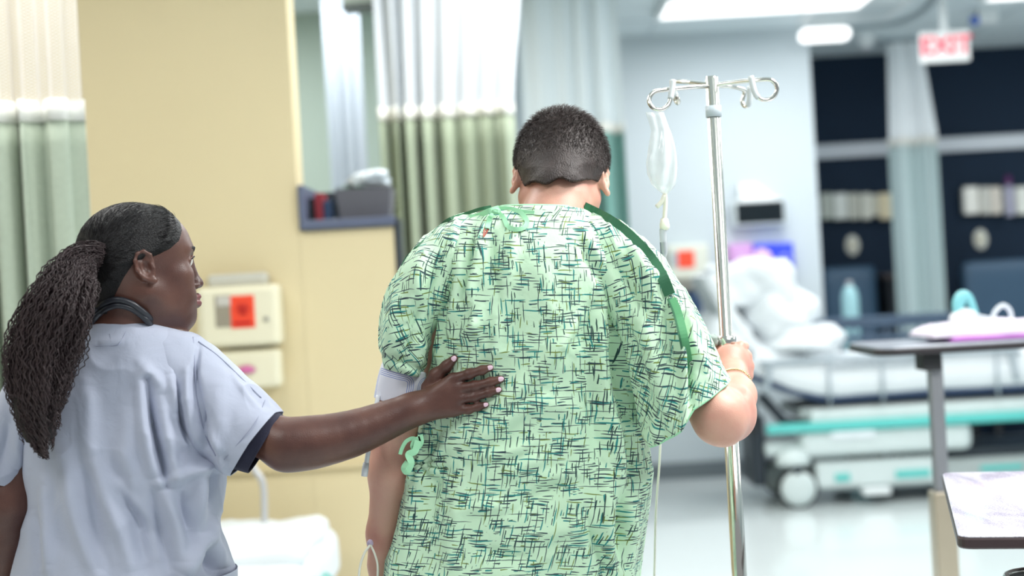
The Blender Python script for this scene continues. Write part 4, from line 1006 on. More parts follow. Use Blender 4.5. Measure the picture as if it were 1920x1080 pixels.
# =================================================================== gown print (procedural strokes)
def stroke_group():
    g = bpy.data.node_groups.new('strokes', 'ShaderNodeTree'); I = g.interface
    I.new_socket('UV', in_out='INPUT', socket_type='NodeSocketVector')
    for n, d in (('CX', .05), ('CY', .012), ('T', .0016), ('Tilt', .3), ('Density', .6), ('Seed', 0.)):
        s = I.new_socket(n, in_out='INPUT', socket_type='NodeSocketFloat'); s.default_value = d
    I.new_socket('Mask', in_out='OUTPUT', socket_type='NodeSocketFloat')
    N = g.nodes; L = g.links; gi = N.new('NodeGroupInput'); go = N.new('NodeGroupOutput')
    def mth(op, a, b=None, c=None):
        n = N.new('ShaderNodeMath'); n.operation = op
        for i, x in enumerate((a, b, c)):
            if x is None: continue
            if isinstance(x, (int, float)): n.inputs[i].default_value = x
            else: L.new(x, n.inputs[i])
        return n.outputs[0]
    sp = N.new('ShaderNodeSeparateXYZ'); L.new(gi.outputs['UV'], sp.inputs[0])
    x = mth('DIVIDE', sp.outputs[0], gi.outputs['CX']); y = mth('DIVIDE', sp.outputs[1], gi.outputs['CY']); y = mth('ADD', y, mth('MULTIPLY', gi.outputs['Seed'], 7.31))
    row = mth('FLOOR', y); w1 = N.new('ShaderNodeTexWhiteNoise'); w1.noise_dimensions = '2D'; cb = N.new('ShaderNodeCombineXYZ'); L.new(row, cb.inputs[0]); L.new(gi.outputs['Seed'], cb.inputs[1]); L.new(cb.outputs[0], w1.inputs['Vector'])
    x = mth('ADD', x, mth('MULTIPLY', w1.outputs['Value'], 13.7)); col = mth('FLOOR', x); fx = mth('SUBTRACT', mth('FRACT', x), .5)
    w2 = N.new('ShaderNodeTexWhiteNoise'); w2.noise_dimensions = '3D'; cb2 = N.new('ShaderNodeCombineXYZ'); L.new(row, cb2.inputs[0]); L.new(col, cb2.inputs[1]); L.new(gi.outputs['Seed'], cb2.inputs[2]); L.new(cb2.outputs[0], w2.inputs['Vector'])
    sc = N.new('ShaderNodeSeparateColor'); L.new(w2.outputs['Color'], sc.inputs[0]); r_, g_, b_ = sc.outputs[0], sc.outputs[1], sc.outputs[2]
    fy = mth('SUBTRACT', mth('FRACT', y), .5)
    fy = mth('ADD', fy, mth('MULTIPLY', mth('SUBTRACT', r_, .5), .35))
    fy = mth('ADD', fy, mth('MULTIPLY', mth('MULTIPLY', mth('SUBTRACT', g_, .5), gi.outputs['Tilt']), fx))
    fy = mth('ADD', fy, mth('MULTIPLY', mth('MULTIPLY', fx, fx), mth('MULTIPLY', mth('SUBTRACT', b_, .5), gi.outputs['Tilt'])))
    hl = mth('ADD', mth('MULTIPLY', b_, .22), .27); tp = mth('SUBTRACT', 1.0, mth('POWER', mth('ABSOLUTE', mth('DIVIDE', fx, hl)), 2.0))
    tp = mth('MAXIMUM', tp, 0.0); th = mth('MULTIPLY', mth('DIVIDE', gi.outputs['T'], gi.outputs['CY']), mth('SQRT', tp))
    ma = mth('DIVIDE', mth('SUBTRACT', mth('MULTIPLY', th, .5), mth('ABSOLUTE', fy)), mth('DIVIDE', .0004, gi.outputs['CY'])); ma = mth('ADD', ma, .3)
    ma = mth('MULTIPLY', ma, mth('GREATER_THAN', tp, .02)); cl = N.new('ShaderNodeClamp'); L.new(ma, cl.inputs[0])
    pr = mth('LESS_THAN', w2.outputs['Value'], gi.outputs['Density']); L.new(mth('MULTIPLY', cl.outputs[0], pr), go.inputs[0])
    return g
SG = stroke_group()
def gown_mat(name, base):
    mt = bpy.data.materials.new(name); mt.use_nodes = True; nt = mt.node_tree; b = nt.nodes['Principled BSDF']; b.inputs['Roughness'].default_value = .75; b.inputs['Sheen Weight'].default_value = .15
    uv = nt.nodes.new('ShaderNodeUVMap'); wn = nt.nodes.new('ShaderNodeTexNoise'); wn.inputs['Scale'].default_value = 26; wn.inputs['Detail'].default_value = 2; nt.links.new(uv.outputs[0], wn.inputs['Vector'])
    sb = nt.nodes.new('ShaderNodeVectorMath'); sb.operation = 'SUBTRACT'; sb.inputs[1].default_value = (.5, .5, .5); nt.links.new(wn.outputs['Color'], sb.inputs[0])
    ml = nt.nodes.new('ShaderNodeVectorMath'); ml.operation = 'SCALE'; ml.inputs['Scale'].default_value = .006; nt.links.new(sb.outputs[0], ml.inputs[0])
    ad = nt.nodes.new('ShaderNodeVectorMath'); ad.operation = 'ADD'; nt.links.new(uv.outputs[0], ad.inputs[0]); nt.links.new(ml.outputs[0], ad.inputs[1])
    rotn = nt.nodes.new('ShaderNodeMapping'); rotn.inputs['Rotation'].default_value = (0, 0, PI / 2); nt.links.new(ad.outputs[0], rotn.inputs[0])
    # patchy fields deciding where each direction is dense
    def field(seed, sc=21):
        mp = nt.nodes.new('ShaderNodeMapping'); mp.inputs['Location'].default_value = (seed, seed * 1.7, 0); nt.links.new(uv.outputs[0], mp.inputs[0])
        n = nt.nodes.new('ShaderNodeTexNoise'); n.inputs['Scale'].default_value = sc; n.inputs['Detail'].default_value = 1; nt.links.new(mp.outputs[0], n.inputs['Vector'])
        r = nt.nodes.new('ShaderNodeMapRange'); r.inputs[1].default_value = .4; r.inputs[2].default_value = .6; nt.links.new(n.outputs['Fac'], r.inputs[0]); return r
    f1, f2, f3 = field(0, 26), field(5.3, 26), field(9.1, 34)
    col = None
    def layer(vert, cx, cy, t, tilt, lo, hi, seed, rgb, fld, prev):
        g = nt.nodes.new('ShaderNodeGroup'); g.node_tree = SG
        nt.links.new((rotn if vert else ad).outputs[0], g.inputs['UV']); g.inputs['CX'].default_value = cx; g.inputs['CY'].default_value = cy; g.inputs['T'].default_value = t; g.inputs['Tilt'].default_value = tilt; g.inputs['Seed'].default_value = seed
        r = nt.nodes.new('ShaderNodeMapRange'); r.inputs[3].default_value = lo; r.inputs[4].default_value = hi; nt.links.new(fld.outputs[0], r.inputs[0]); nt.links.new(r.outputs[0], g.inputs['Density'])
        m_ = nt.nodes.new('ShaderNodeMix'); m_.data_type = 'RGBA'; m_.inputs[7].default_value = lin(rgb) + (1,); nt.links.new(g.outputs[0], m_.inputs[0])
        if prev is None: m_.inputs[6].default_value = lin(base) + (1,)
        else: nt.links.new(prev, m_.inputs[6])
        return m_.outputs[2]
    navy, teal, olive, dk = (24, 52, 66), (34, 138, 134), (118, 140, 60), (26, 66, 62)
    col = layer(0, .040, .0110, .0022, .8, .02, .46, 1, olive, f3, None)
    col = layer(1, .036, .0115, .0018, .8, .02, .32, 2, olive, f3, col)
    col = layer(0, .044, .0090, .0027, .7, .05, .62, 3, teal, f1, col)
    col = layer(1, .042, .0100, .0025, .7, .05, .55, 4, teal, f2, col)
    col = layer(0, .072, .0120, .0016, .5, .45, .97, 5, navy, f1, col)
    col = layer(1, .066, .0140, .0016, .5, .40, .97, 6, navy, f2, col)
    col = layer(0, .036, .0052, .0022, 1.1, .0, .62, 7, navy, f1, col)
    col = layer(1, .032, .0056, .0020, 1.1, .0, .52, 8, dk, f2, col)
    nt.links.new(col, b.inputs['Base Color'])
    fb = nt.nodes.new('ShaderNodeTexNoise'); fb.inputs['Scale'].default_value = 900; nt.links.new(uv.outputs[0], fb.inputs['Vector'])
    cw = nt.nodes.new('ShaderNodeTexNoise'); cw.inputs['Scale'].default_value = 34; cw.inputs['Detail'].default_value = 4; cw.inputs['Distortion'].default_value = .8; nt.links.new(uv.outputs[0], cw.inputs['Vector'])
    bp = nt.nodes.new('ShaderNodeBump'); bp.inputs['Strength'].default_value = .25; bp.inputs['Distance'].default_value = .0006; nt.links.new(fb.outputs['Fac'], bp.inputs['Height'])
    bp2 = nt.nodes.new('ShaderNodeBump'); bp2.inputs['Strength'].default_value = .5; bp2.inputs['Distance'].default_value = .004; nt.links.new(cw.outputs['Fac'], bp2.inputs['Height']); nt.links.new(bp.outputs[0], bp2.inputs['Normal'])
    nt.links.new(bp2.outputs[0], b.inputs['Normal'])
    return mt
M_gown = gown_mat('printed_gown_cotton', (203, 236, 204))
M_gbind = pm('gown_binding_green', (166, 228, 184), .7, var=.05, bump=.15, bscale=400)
M_gdark = pm('placket_green', (50, 108, 76), .6, var=.08, bump=.15, bscale=400)
M_snap = pm('snap_metal', (196, 206, 196), .3, .6)

def skin(name, rgb, deep, rough, bump, spec=.5, sss=.15):
    mt = bpy.data.materials.new(name); mt.use_nodes = True; nt = mt.node_tree; b = nt.nodes['Principled BSDF']; tc = nt.nodes.new('ShaderNodeTexCoord')
    nz = nt.nodes.new('ShaderNodeTexNoise'); nz.inputs['Scale'].default_value = 14; nz.inputs['Detail'].default_value = 5; nt.links.new(tc.outputs['Object'], nz.inputs['Vector'])
    r_ = nt.nodes.new('ShaderNodeMapRange'); r_.inputs[1].default_value = .35; r_.inputs[2].default_value = .65; nt.links.new(nz.outputs['Fac'], r_.inputs[0])
    mx = nt.nodes.new('ShaderNodeMix'); mx.data_type = 'RGBA'; mx.inputs[6].default_value = lin(rgb) + (1,); mx.inputs[7].default_value = lin(deep) + (1,); nt.links.new(r_.outputs[0], mx.inputs[0]); nt.links.new(mx.outputs[2], b.inputs['Base Color'])
    b.inputs['Roughness'].default_value = rough; b.inputs['Specular IOR Level'].default_value = spec
    b.inputs['Subsurface Weight'].default_value = sss; b.inputs['Subsurface Radius'].default_value = (.01, .004, .002); b.inputs['Subsurface Scale'].default_value = 1
    vo = nt.nodes.new('ShaderNodeTexVoronoi'); vo.inputs['Scale'].default_value = 520; nt.links.new(tc.outputs['Object'], vo.inputs['Vector'])
    bp = nt.nodes.new('ShaderNodeBump'); bp.inputs['Strength'].default_value = bump; bp.inputs['Distance'].default_value = .0006; nt.links.new(vo.outputs['Distance'], bp.inputs['Height']); nt.links.new(bp.outputs[0], b.inputs['Normal'])
    return mt
M_skinm = skin('fair_skin', (214, 168, 148), (204, 146, 130), .45, .3, sss=.1)
M_skinn = skin('deep_brown_skin', (102, 68, 58), (80, 50, 44), .40, .25, .5, .05)

# =================================================================== the patient
zfloor_x = P(985, 900, 2.62)[0]
man = root('person', (zfloor_x, 2.62, 0), 'patient with short dark hair in a green printed hospital gown holding the IV pole', 'person')
S = Sdf()
hroll = math.radians(6.5); pit = math.radians(40)
fw_ = np.array([0, math.cos(pit), -math.sin(pit)]); up_ = np.array([math.sin(hroll) , math.sin(pit), math.cos(pit)])
HM = Head(P(1052, 331, 2.72), fw_, up_, 1.05)
# torso
T = lambda px, py, d: P(px, py, d)
S.ell(T(997, 615, 2.63), (.160, .095, .165), .05); S.ell(T(990, 720, 2.64), (.150, .092, .16), .06); S.ell(T(975, 900, 2.64), (.160, .100, .14), .06)
S.cone(T(885, 492, 2.63), T(1115, 492, 2.63), .052, .052, .06)
S.cone(T(1010, 500, 2.63), T(1034, 425, 2.62), .070, .055, .04)
S.cone(T(1034, 425, 2.62), HM.w((0, -.024, -.086)), .059, .059, .025)
S.cone(T(1034, 410, 2.66), HM.w((0, .012, -.06)), .050, .045, .02)
S.cone(T(1020, 462, 2.62), T(890, 496, 2.62), .038, .032, .03); S.cone(T(1044, 462, 2.62), T(1125, 496, 2.62), .038, .032, .03)
build_head(S, HM, False, .55)
# arms
sl, el, wl = T(830, 500, 2.62), T(741, 800, 2.61), T(717, 1055, 2.64)
S.cone(sl, el, .052, .041, .04); S.cone(el, T(738, 880, 2.615), .040, .042, .03); S.cone(T(738, 880, 2.615), T(722, 1000, 2.63), .041, .032, .03); S.cone(T(722, 1000, 2.63), wl, .031, .027, .02)
hl_ = T(708, 1145, 2.65); S.ell((wl + hl_) / 2, (.018, .036, .055), .02)
for k, (dy, L) in enumerate(((.030, .085), (.010, .095), (-.010, .088), (-.028, .070))):
    a_ = hl_ + [0, dy * .8, .01]; b_ = a_ + [.006, dy * .1, -L * .5]; c_ = b_ + [.016, 0, -L * .42]
    S.chain([a_, b_, c_], [.0095, .0085, .0070], .006)
S.chain([wl + [.0, .03, -.03], wl + [.012, .055, -.06], wl + [.02, .06, -.10]], [.013, .011, .009], .012)
sr, er, wr = T(1180, 520, 2.61), T(1350, 783, 2.50), T(1374, 708, 2.725)
S.cone(sr, T(1294, 708, 2.535), .048, .037, .04); S.cone(T(1294, 708, 2.535), er, .037, .043, .04); S.cone(er, T(1366, 778, 2.56), .043, .044, .03); S.cone(T(1366, 778, 2.56), T(1378, 742, 2.64), .042, .037, .03); S.cone(T(1378, 742, 2.64), wr, .036, .0265, .02)
S.ell(T(1360, 805, 2.485), (.022, .022, .024), .02); S.ell(T(1393, 754, 2.57), (.018, .05, .028), .010); S.ell(T(1342, 770, 2.475), (.02, .015, .02), .02)
# gripping hand (his right) around the pole at depth 2.80
pc_ = lambda py: np.array([px_, DP, P(1360, py, DP)[2]])
S.ell(T(1369, 682, 2.760), (.037, .021, .038), .018); S.cone(wr, T(1369, 692, 2.752), .028, .026, .02)
kn_ = [T(1388, 650, 2.776), T(1399, 668, 2.777), T(1403, 687, 2.777), T(1401, 705, 2.775)]
for i, kk in enumerate(kn_):
    S.cone(T(1370, 694 + i * 3, 2.752), kk, .014, .0115, .012)
    zc_ = P(1360, 660 + i * 17, DP)[2]
    pip = np.array([px_ + .036 - .001 * i, DP + .014, kk[2] - .002]); dip = np.array([px_ + .006, DP + .031, kk[2] - .006]); tip = np.array([px_ - .020, DP + .022, kk[2] - .008])
    tip2 = np.array([px_ - .026, DP + .004, kk[2] - .009])
    S.chain([kk, pip, dip, tip, tip2], [.0108, .0098, .0090, .0082, .0074], .004)
S.chain([T(1358, 702, 2.756), T(1340, 682, 2.768), T(1331, 662, 2.786)], [.018, .0150, .0115], .010)
S.chain([T(1331, 662, 2.786), np.array([px_ - .016, DP + .016, P(1345, 652, DP)[2]])], [.0105, .0085], .005)
# legs, feet
hx = P(975, 900, 2.64)[0]
for s in (-1, 1):
    hp = np.array([hx + s * .09, 2.64, .90]); kn = np.array([hx + s * .10 + .01, 2.64 + (.05 if s < 0 else -.02), .50]); an = np.array([hx + s * .105 + .02, 2.66 + (.03 if s < 0 else 0), .09])
    S.cone(hp, kn, .088, .058, .05); S.cone(kn, kn * .6 + an * .4 - [0, .01, 0], .056, .056, .04); S.cone(kn * .6 + an * .4 - [0, .01, 0], an, .055, .036, .04)
    S.cone(an - [0, .03, .05], an + [s * .02, .15, -.062], .036, .026, .03); S.cone(an + [s * .02, .13, -.062], an + [s * .02, .18, -.066], .03, .02, .02)
tm = S.mesh(.0026); body = np_mesh('body', tm[0], tm[1], M_skinm, man)
# eyes
M_eye = pm('eye_white', (205, 200, 194), .15, var=.01); M_iris = pm('iris_brown', (46, 30, 24), .1)
def eyes(H, par, lidmat):
    for x in (-1, 1):
        c = H.w((x * .031, .0770, -.002)); g = bmesh.new(); bmesh.ops.create_uvsphere(g, u_segments=24, v_segments=16, radius=.0122 * H.s)
        bmesh.ops.translate(g, verts=g.verts, vec=V(c)); e_ = bm_obj('eye', g, M_eye, par, True)
        f_ = H.R @ np.array([0.0, 1, -.05]); g = bmesh.new(); bmesh.ops.create_uvsphere(g, u_segments=20, v_segments=12, radius=.0062 * H.s)
        bmesh.ops.scale(g, verts=g.verts, vec=(1, 1, 1)); bmesh.ops.translate(g, verts=g.verts, vec=V(c + f_ / np.linalg.norm(f_) * .0072 * H.s)); bm_obj('iris', g, M_iris, e_, True)
eyes(HM, man, M_skinm)

# ---- short hair: fitted cap plus bristles
def hair_mesh(H, Sx, name, off, yline, mat, par, h=.0026, extra=None, amp=0.0, fade=.012, neck=None):
    """cap following the skull: head surface pushed out by off, kept behind the hairline"""
    lo = H.w((0, 0, 0)); Hs = Sdf()
    H.ell(Hs, (0, -.012, .026), (.076, .094, .080), .01); H.ell(Hs, (0, -.03, -.01), (.068, .068, .06), .03); H.ell(Hs, (0, .040, .022), (.062, .052, .058), .03)
    H.cone(Hs, (0, -.035, -.04), (0, -.045, -.085), .058, .052, .03)
    if neck: Hs.cone(*neck)
    def post(q, d):
        l = H.l(q); hy = np.interp(l[:, 2], yline[0], yline[1]); g = (l[:, 1] - hy) * .8
        if extra is not None: g = np.maximum(g, extra(l))
        thick = off * np.clip(-g / fade, 0.12, 1)
        d2 = d - thick - amp * vnoise(l, 120, 3)
        return np.maximum(d2, g * H.s)
    vv, qq = Hs.mesh(h, post); return np_mesh(name, vv, qq, mat, par), vv
M_hairm = pm('dark_brown_hair', (54, 44, 42), .55, var=.5, scale=60, bump=.8, bscale=420, stretch=(1, 1, .35))
zl = [-.10, -.078, -.060, -.035, -.01, .02, .06, .09, .12]
yl = [-.030, -.030, -.030, -.026, -.002, .030, .070, .085, .10]
def napeline(l): return np.maximum((-.062 - l[:, 2]) + .012 * np.cos(l[:, 0] * 75) * 0 , -.05 + 0 * l[:, 0])
znape = P(1045, 343, 2.64)[2]
def nape(l):
    wz = HM.o[2] + (l @ HM.R.T)[:, 2] * HM.s
    return (znape - wz - .005 * np.cos((l[:, 0] - .004) * 125) * np.exp(-(l[:, 0] / .06) ** 2) * -1 + .0015 * vnoise(l, 120, 4))
hairm, hv = hair_mesh(HM, S, 'hair', .007, (zl, yl), M_hairm, man, extra=nape, fade=.03, neck=(T(1034, 425, 2.62), HM.w((0, -.024, -.086)), .059, .059, .025))
def bristles(name, vv, qq, H, n, Lf, rad, dirf, mat, par, seed, jit=.28):
    rs = np.random.RandomState(seed); ctr = vv[qq].mean(1); a = vv[qq[:, 1]] - vv[qq[:, 0]]; b_ = vv[qq[:, 3]] - vv[qq[:, 0]]; nr = np.cross(a, b_); ar = np.linalg.norm(nr, axis=1); nr /= ar[:, None] + 1e-12
    l = H.l(ctr); ok = ((nr * (ctr - H.w((0, -.01, 0)))).sum(1)); 
    sgn = np.sign(np.median(ok)); nr = nr * sgn; outm = (nr * (ctr - H.w((0, -.01, .01)))).sum(1) > .02; w_ = ar * outm; w_ /= w_.sum(); i = rs.choice(len(qq), n, p=w_)
    t1, t2 = rs.rand(n, 1), rs.rand(n, 1); q = vv[qq[i]]; p0 = q[:, 0] * (1 - t1) * (1 - t2) + q[:, 1] * t1 * (1 - t2) + q[:, 2] * t1 * t2 + q[:, 3] * (1 - t1) * t2
    N_ = nr[i]; l0 = H.l(p0); D = dirf(l0) @ H.R.T; D = D + rs.randn(n, 3) * jit; D = D - N_ * (D * N_).sum(1, keepdims=True); D /= np.linalg.norm(D, axis=1, keepdims=True)
    Ln, lift = Lf(l0); Ln = (Ln * (.7 + .6 * rs.rand(n)))[:, None]; d = D * np.sqrt(1 - lift ** 2)[:, None] + N_ * lift[:, None]; sd = np.cross(d, N_ + 1e-6); sd /= np.linalg.norm(sd, axis=1, keepdims=True)
    p0 = p0 - N_ * .001; mid = p0 + d * Ln * .55 + N_ * .0004; tip = p0 + d * Ln - N_ * Ln * .12
    up = np.cross(sd, d)
    vs = np.stack([p0 - sd * rad, p0 + sd * rad, p0 + up * rad, mid - sd * rad * .8, mid + sd * rad * .8, mid + up * rad * .8, tip], 1).reshape(-1, 3)
    base = (np.arange(n) * 7)[:, None, None]; qs = np.array([[0, 1, 4, 3], [1, 2, 5, 4], [2, 0, 3, 5]])[None] + base; ts = np.array([[3, 4, 6], [4, 5, 6], [5, 3, 6]])[None] + base
    me = bpy.data.meshes.new(name); me.vertices.add(len(vs)); me.vertices.foreach_set('co', vs.astype(np.float32).ravel())
    qs = qs.reshape(-1, 4); ts = ts.reshape(-1, 3); li = np.concatenate([qs.ravel(), ts.ravel()]).astype(np.int32); me.loops.add(len(li)); me.loops.foreach_set('vertex_index', li)
    st = np.concatenate([np.arange(len(qs)) * 4, len(qs) * 4 + np.arange(len(ts)) * 3]).astype(np.int32); tt = np.concatenate([np.full(len(qs), 4), np.full(len(ts), 3)]).astype(np.int32)
    me.polygons.add(len(st)); me.polygons.foreach_set('loop_start', st); me.polygons.foreach_set('loop_total', tt); me.update(calc_edges=True); o = link(name, me, mat, par); o['kind'] = 'stuff'
    return o
def polys(o): 
    q = np.zeros(len(o.data.polygons) * 4, np.int32); o.data.polygons.foreach_get('vertices', q); v = np.zeros(len(o.data.vertices) * 3, np.float32); o.data.vertices.foreach_get('co', v); return v.reshape(-1, 3).astype(float), q.reshape(-1, 4)
hv, hq = polys(hairm)
M_bris = pm('bristle_hair', (58, 48, 46), .42, var=.5, scale=45)
def mdir(l):
    top = np.clip((l[:, 2] - .03) / .05, 0, 1); a = np.arctan2(l[:, 0], -l[:, 1] - .04)
    return np.stack([.35 * np.sin(a) * (1 - top) + .3 * top, .8 * top - .3 * (1 - top), -1.0 * (1 - top) + 0 * top], 1)
def mlen(l):
    top = np.clip((l[:, 2] + .045) / .11, 0, 1); return .005 + .014 * top, .16 + .56 * top
bristles('hair_strands', hv, hq, HM, 16000, mlen, .00046, mdir, M_bris, hairm, 3)

# ---- gown
gown_rings = [(936, 389, 1092, 391, 2.635, .073, 2.0), (921, 394, 1102, 396, 2.63, .078, 2.0), (880, 408, 1122, 414, 2.628, .086, 2.0), (840, 428, 1150, 434, 2.625, .098, 2.1), (812, 465, 1175, 468, 2.622, .112, 2.2), (802, 510, 1190, 512, 2.62, .122, 2.3),
              (799, 580, 1197, 580, 2.62, .128, 2.4), (800, 650, 1197, 650, 2.62, .126, 2.4), (800, 700, 1197, 705, 2.62, .124, 2.4), (796, 750, 1203, 752, 2.62, .124, 2.4), (782, 810, 1212, 812, 2.62, .126, 2.4),
              (763, 880, 1218, 880, 2.625, .132, 2.4), (748, 945, 1215, 945, 2.625, .140, 2.4), (733, 1010, 1203, 1010, 2.63, .145, 2.4), (719, 1080, 1190, 1080, 2.63, .15, 2.4), (706, 1180, 1190, 1180, 2.63, .155, 2.4), (700, 1330, 1200, 1330, 2.64, .16, 2.4)]
gr = [(1002, 700, 905, 800, .009, 20), (1010, 745, 880, 850, .007, 16), (1090, 600, 1010, 700, .009, 18), (1130, 560, 1060, 660, -.008, 18), (985, 760, 1090, 770, .004, 20), (870, 640, 905, 600, .005, 12),
      (1165, 520, 1192, 740, .012, 13), (1145, 560, 1172, 780, -.012, 12), (1120, 600, 1150, 860, .010, 15), (1100, 640, 1120, 860, -.006, 14), (1150, 800, 1185, 1000, .010, 15), (1175, 820, 1165, 1060, -.012, 13), (1130, 900, 1150, 1075, .010, 14), (1100, 960, 1135, 1080, -.007, 12),
      (820, 800, 800, 870, -.006, 12), (795, 840, 760, 1000, .008, 14), (830, 850, 800, 1000, -.006, 15), (860, 900, 845, 1050, .005, 18), (1040, 850, 940, 900, .005, 16), (1060, 900, 960, 960, -.005, 18), (1000, 900, 1100, 880, .004, 16),
      (905, 430, 880, 560, .009, 10), (890, 440, 868, 560, -.010, 9), (925, 440, 930, 560, -.006, 10), (870, 470, 845, 620, .008, 13), (960, 420, 950, 520, .004, 12), (840, 520, 825, 680, -.006, 14), (900, 560, 880, 640, .005, 12),
      (1080, 420, 1130, 500, .006, 14), (1100, 470, 1160, 560, -.006, 13), (930, 600, 925, 670, .005, 12), (970, 560, 960, 640, -.004, 14), (1010, 480, 1040, 600, .003, 25), (880, 860, 1000, 830, .005, 12), (860, 960, 960, 940, .005, 15), (1000, 1010, 1110, 985, .005, 18), (900, 1030, 990, 1050, -.005, 16),
      (800, 500, 806, 700, -.012, 10), (1185, 560, 1200, 700, -.010, 9)]
gr = [(a, b, c, d, e * 1.35, f) for a, b, c, d, e, f in gr]
gown, gpts = garment_tube('hospital_gown', gown_rings, 380, 380, M_gown, man, gr, (.0042, 8), 21, waves=(9, .012, .62), gather=[(790, 870, .005, 60)])
slr = [(905, 398, 925, 500, 2.62, .070, 2.0), (862, 404, 895, 545, 2.62, .080, 2.0), (818, 424, 868, 575, 2.615, .088, 2.1), (766, 480, 838, 600, 2.61, .092, 2.2), (732, 540, 815, 625, 2.605, .088, 2.2), (718, 595, 806, 650, 2.60, .080, 2.2), (716, 640, 803, 680, 2.60, .072, 2.1), (719, 672, 801, 699, 2.60, .066, 2.1), (722, 687, 799, 706, 2.60, .060, 2.1)]
lg = [(800, 480, 760, 600, .010, 16), (780, 560, 760, 670, -.009, 13), (745, 560, 735, 660, .009, 13), (830, 470, 800, 560, -.010, 14), (790, 620, 775, 695, .009, 11), (735, 640, 790, 600, .005, 12), (720, 668, 795, 698, -.006, 9)]
sleeve_l, _ = garment_tube('sleeve', slr, 220, 170, M_gown, gown, lg, (.004, 11), 33, uvrot=.75, waves2=(5, .004, .5))
srr = [(1085, 500, 1085, 398, 2.62, .070, 2.0), (1098, 540, 1128, 400, 2.62, .082, 2.1), (1122, 585, 1180, 428, 2.61, .094, 2.3), (1150, 625, 1234, 476, 2.59, .098, 2.5), (1168, 665, 1275, 532, 2.57, .098, 2.6), (1182, 705, 1306, 588, 2.555, .094, 2.6), (1195, 748, 1332, 644, 2.545, .088, 2.6), (1208, 785, 1350, 690, 2.535, .082, 2.6), (1220, 806, 1360, 716, 2.53, .078, 2.6)]
rg = [(1150, 470, 1215, 600, -.010, 14), (1180, 460, 1230, 560, .010, 14), (1205, 600, 1245, 760, .012, 18), (1185, 620, 1215, 770, -.014, 12), (1240, 540, 1268, 700, -.009, 15), (1268, 560, 1284, 770, .012, 9), (1282, 590, 1300, 760, -.016, 8), (1225, 700, 1250, 800, -.008, 12), (1305, 640, 1325, 700, .006, 12), (1210, 500, 1250, 540, .008, 14)]
def flop(pts, px, py, base):
    # the back panel hangs lower than the front panel beyond x = 1286
    k = np.clip((1296 - px) / 20, 0, 1) * np.clip((py - 690) / 100, 0, 1) * (base[..., 1] < 2.53)
    pts[..., 2] -= .024 * k; pts[..., 1] -= .008 * k
    return pts
sleeve_r, srp = garment_tube('sleeve', srr, 240, 200, M_gown, gown, rg, (.0045, 10), 45, uvrot=-.75, post=flop, waves2=(4, .005, .5))
from mathutils.bvhtree import BVHTree
def bvh_of(objs):
    vs, fs = [], []
    for o in objs:
        v, q = polys(o); b_ = len(vs); vs += [Vector(x) for x in v]; fs += [tuple(int(i) + b_ for i in r_) for r_ in q]
    return BVHTree.FromPolygons(vs, fs)
BV = bvh_of([gown, sleeve_l, sleeve_r])
def on_gown(px, py, off=.0, bv=None):
    r_ = FW + CR * ((px - 960) / F) + CU * ((540 - py) / F); h_ = (bv or BV).ray_cast(V(EYE), V(r_).normalized())
    if h_[0] is None: return None
    return np.array(h_[0]) - r_ / np.linalg.norm(r_) * off
# neck binding, ties, plackets, snaps
def og(pts, off=.003, dflt=2.55):
    out = []
    for x, y in pts:
        q = on_gown(x, y, off); out.append(q if q is not None else P(x, y, dflt))
    return out
nr0 = gpts[1]; nn = len(nr0)
tube('neck_binding', [nr0[i] for i in list(range(0, nn, 6)) + [0]], .0032, M_gbind, gown, 8)
ribbon('neck_tie', [P(936, 390, 2.553), P(916, 396, 2.545)] + og([(898, 404), (880, 408)], .004), .010, M_gbind, gown)
ribbon('neck_tie', og([(925, 400), (918, 412), (914, 428)], .005), .009, M_gbind, gown)
ribbon('neck_tie', og([(930, 396), (944, 408), (952, 424), (966, 430), (982, 427), (988, 415), (978, 400), (960, 392), (936, 391)], .006), .008, M_gbind, gown)
ribbon('neck_tie', og([(935, 394), (955, 391.5), (980, 396), (1002, 398)], .006), .006, M_gbind, gown)
blob('tie_knot', 930, 396, 2.545, 9, 6, .006, M_gbind, gown, 3, .2)
# side tie
st = lambda pts, d=2.50: [P(x, y, d) for x, y in pts]
ribbon('side_tie', st([(786, 828), (775, 822), (762, 827), (754, 840), (750, 852)]), .007, M_gbind, gown, twist=.5)
ribbon('side_tie', st([(784, 826), (778, 846), (766, 852), (771, 868), (763, 885), (757, 878), (764, 866)], 2.495), .012, M_gbind, gown, twist=.8)
ribbon('side_tie', st([(788, 815), (790, 828), (784, 838), (774, 838), (778, 826), (788, 822)], 2.498), .009, M_gbind, gown)
# slit at the nape
sl_p = og([(916, 418), (906, 446)], .005)
def leafshape(nm, a, b, wd, mat, par, n=10):
    a, b = np.array(a), np.array(b); t = b - a; s_ = np.cross(t, [0, 1, 0]); s_ /= np.linalg.norm(s_); vs = []
    for i in range(n + 1):
        u = i / n; w_ = wd * math.sin(PI * u) ** .7 * (1 - .5 * u); c = a + t * u; vs += [c - s_ * w_, c + [0, .002, 0], c + s_ * w_]
    fs = []
    for i in range(n):
        for k in range(2): fs.append((i * 3 + k, i * 3 + k + 1, i * 3 + k + 4, i * 3 + k + 3))
    return pyd(nm, vs, fs, mat, par)
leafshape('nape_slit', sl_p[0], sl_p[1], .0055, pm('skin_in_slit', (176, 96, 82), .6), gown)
ribbon('slit_edge', og([(919, 414), (908, 426), (898, 442), (893, 470)], .002), .003, M_gbind, gown)
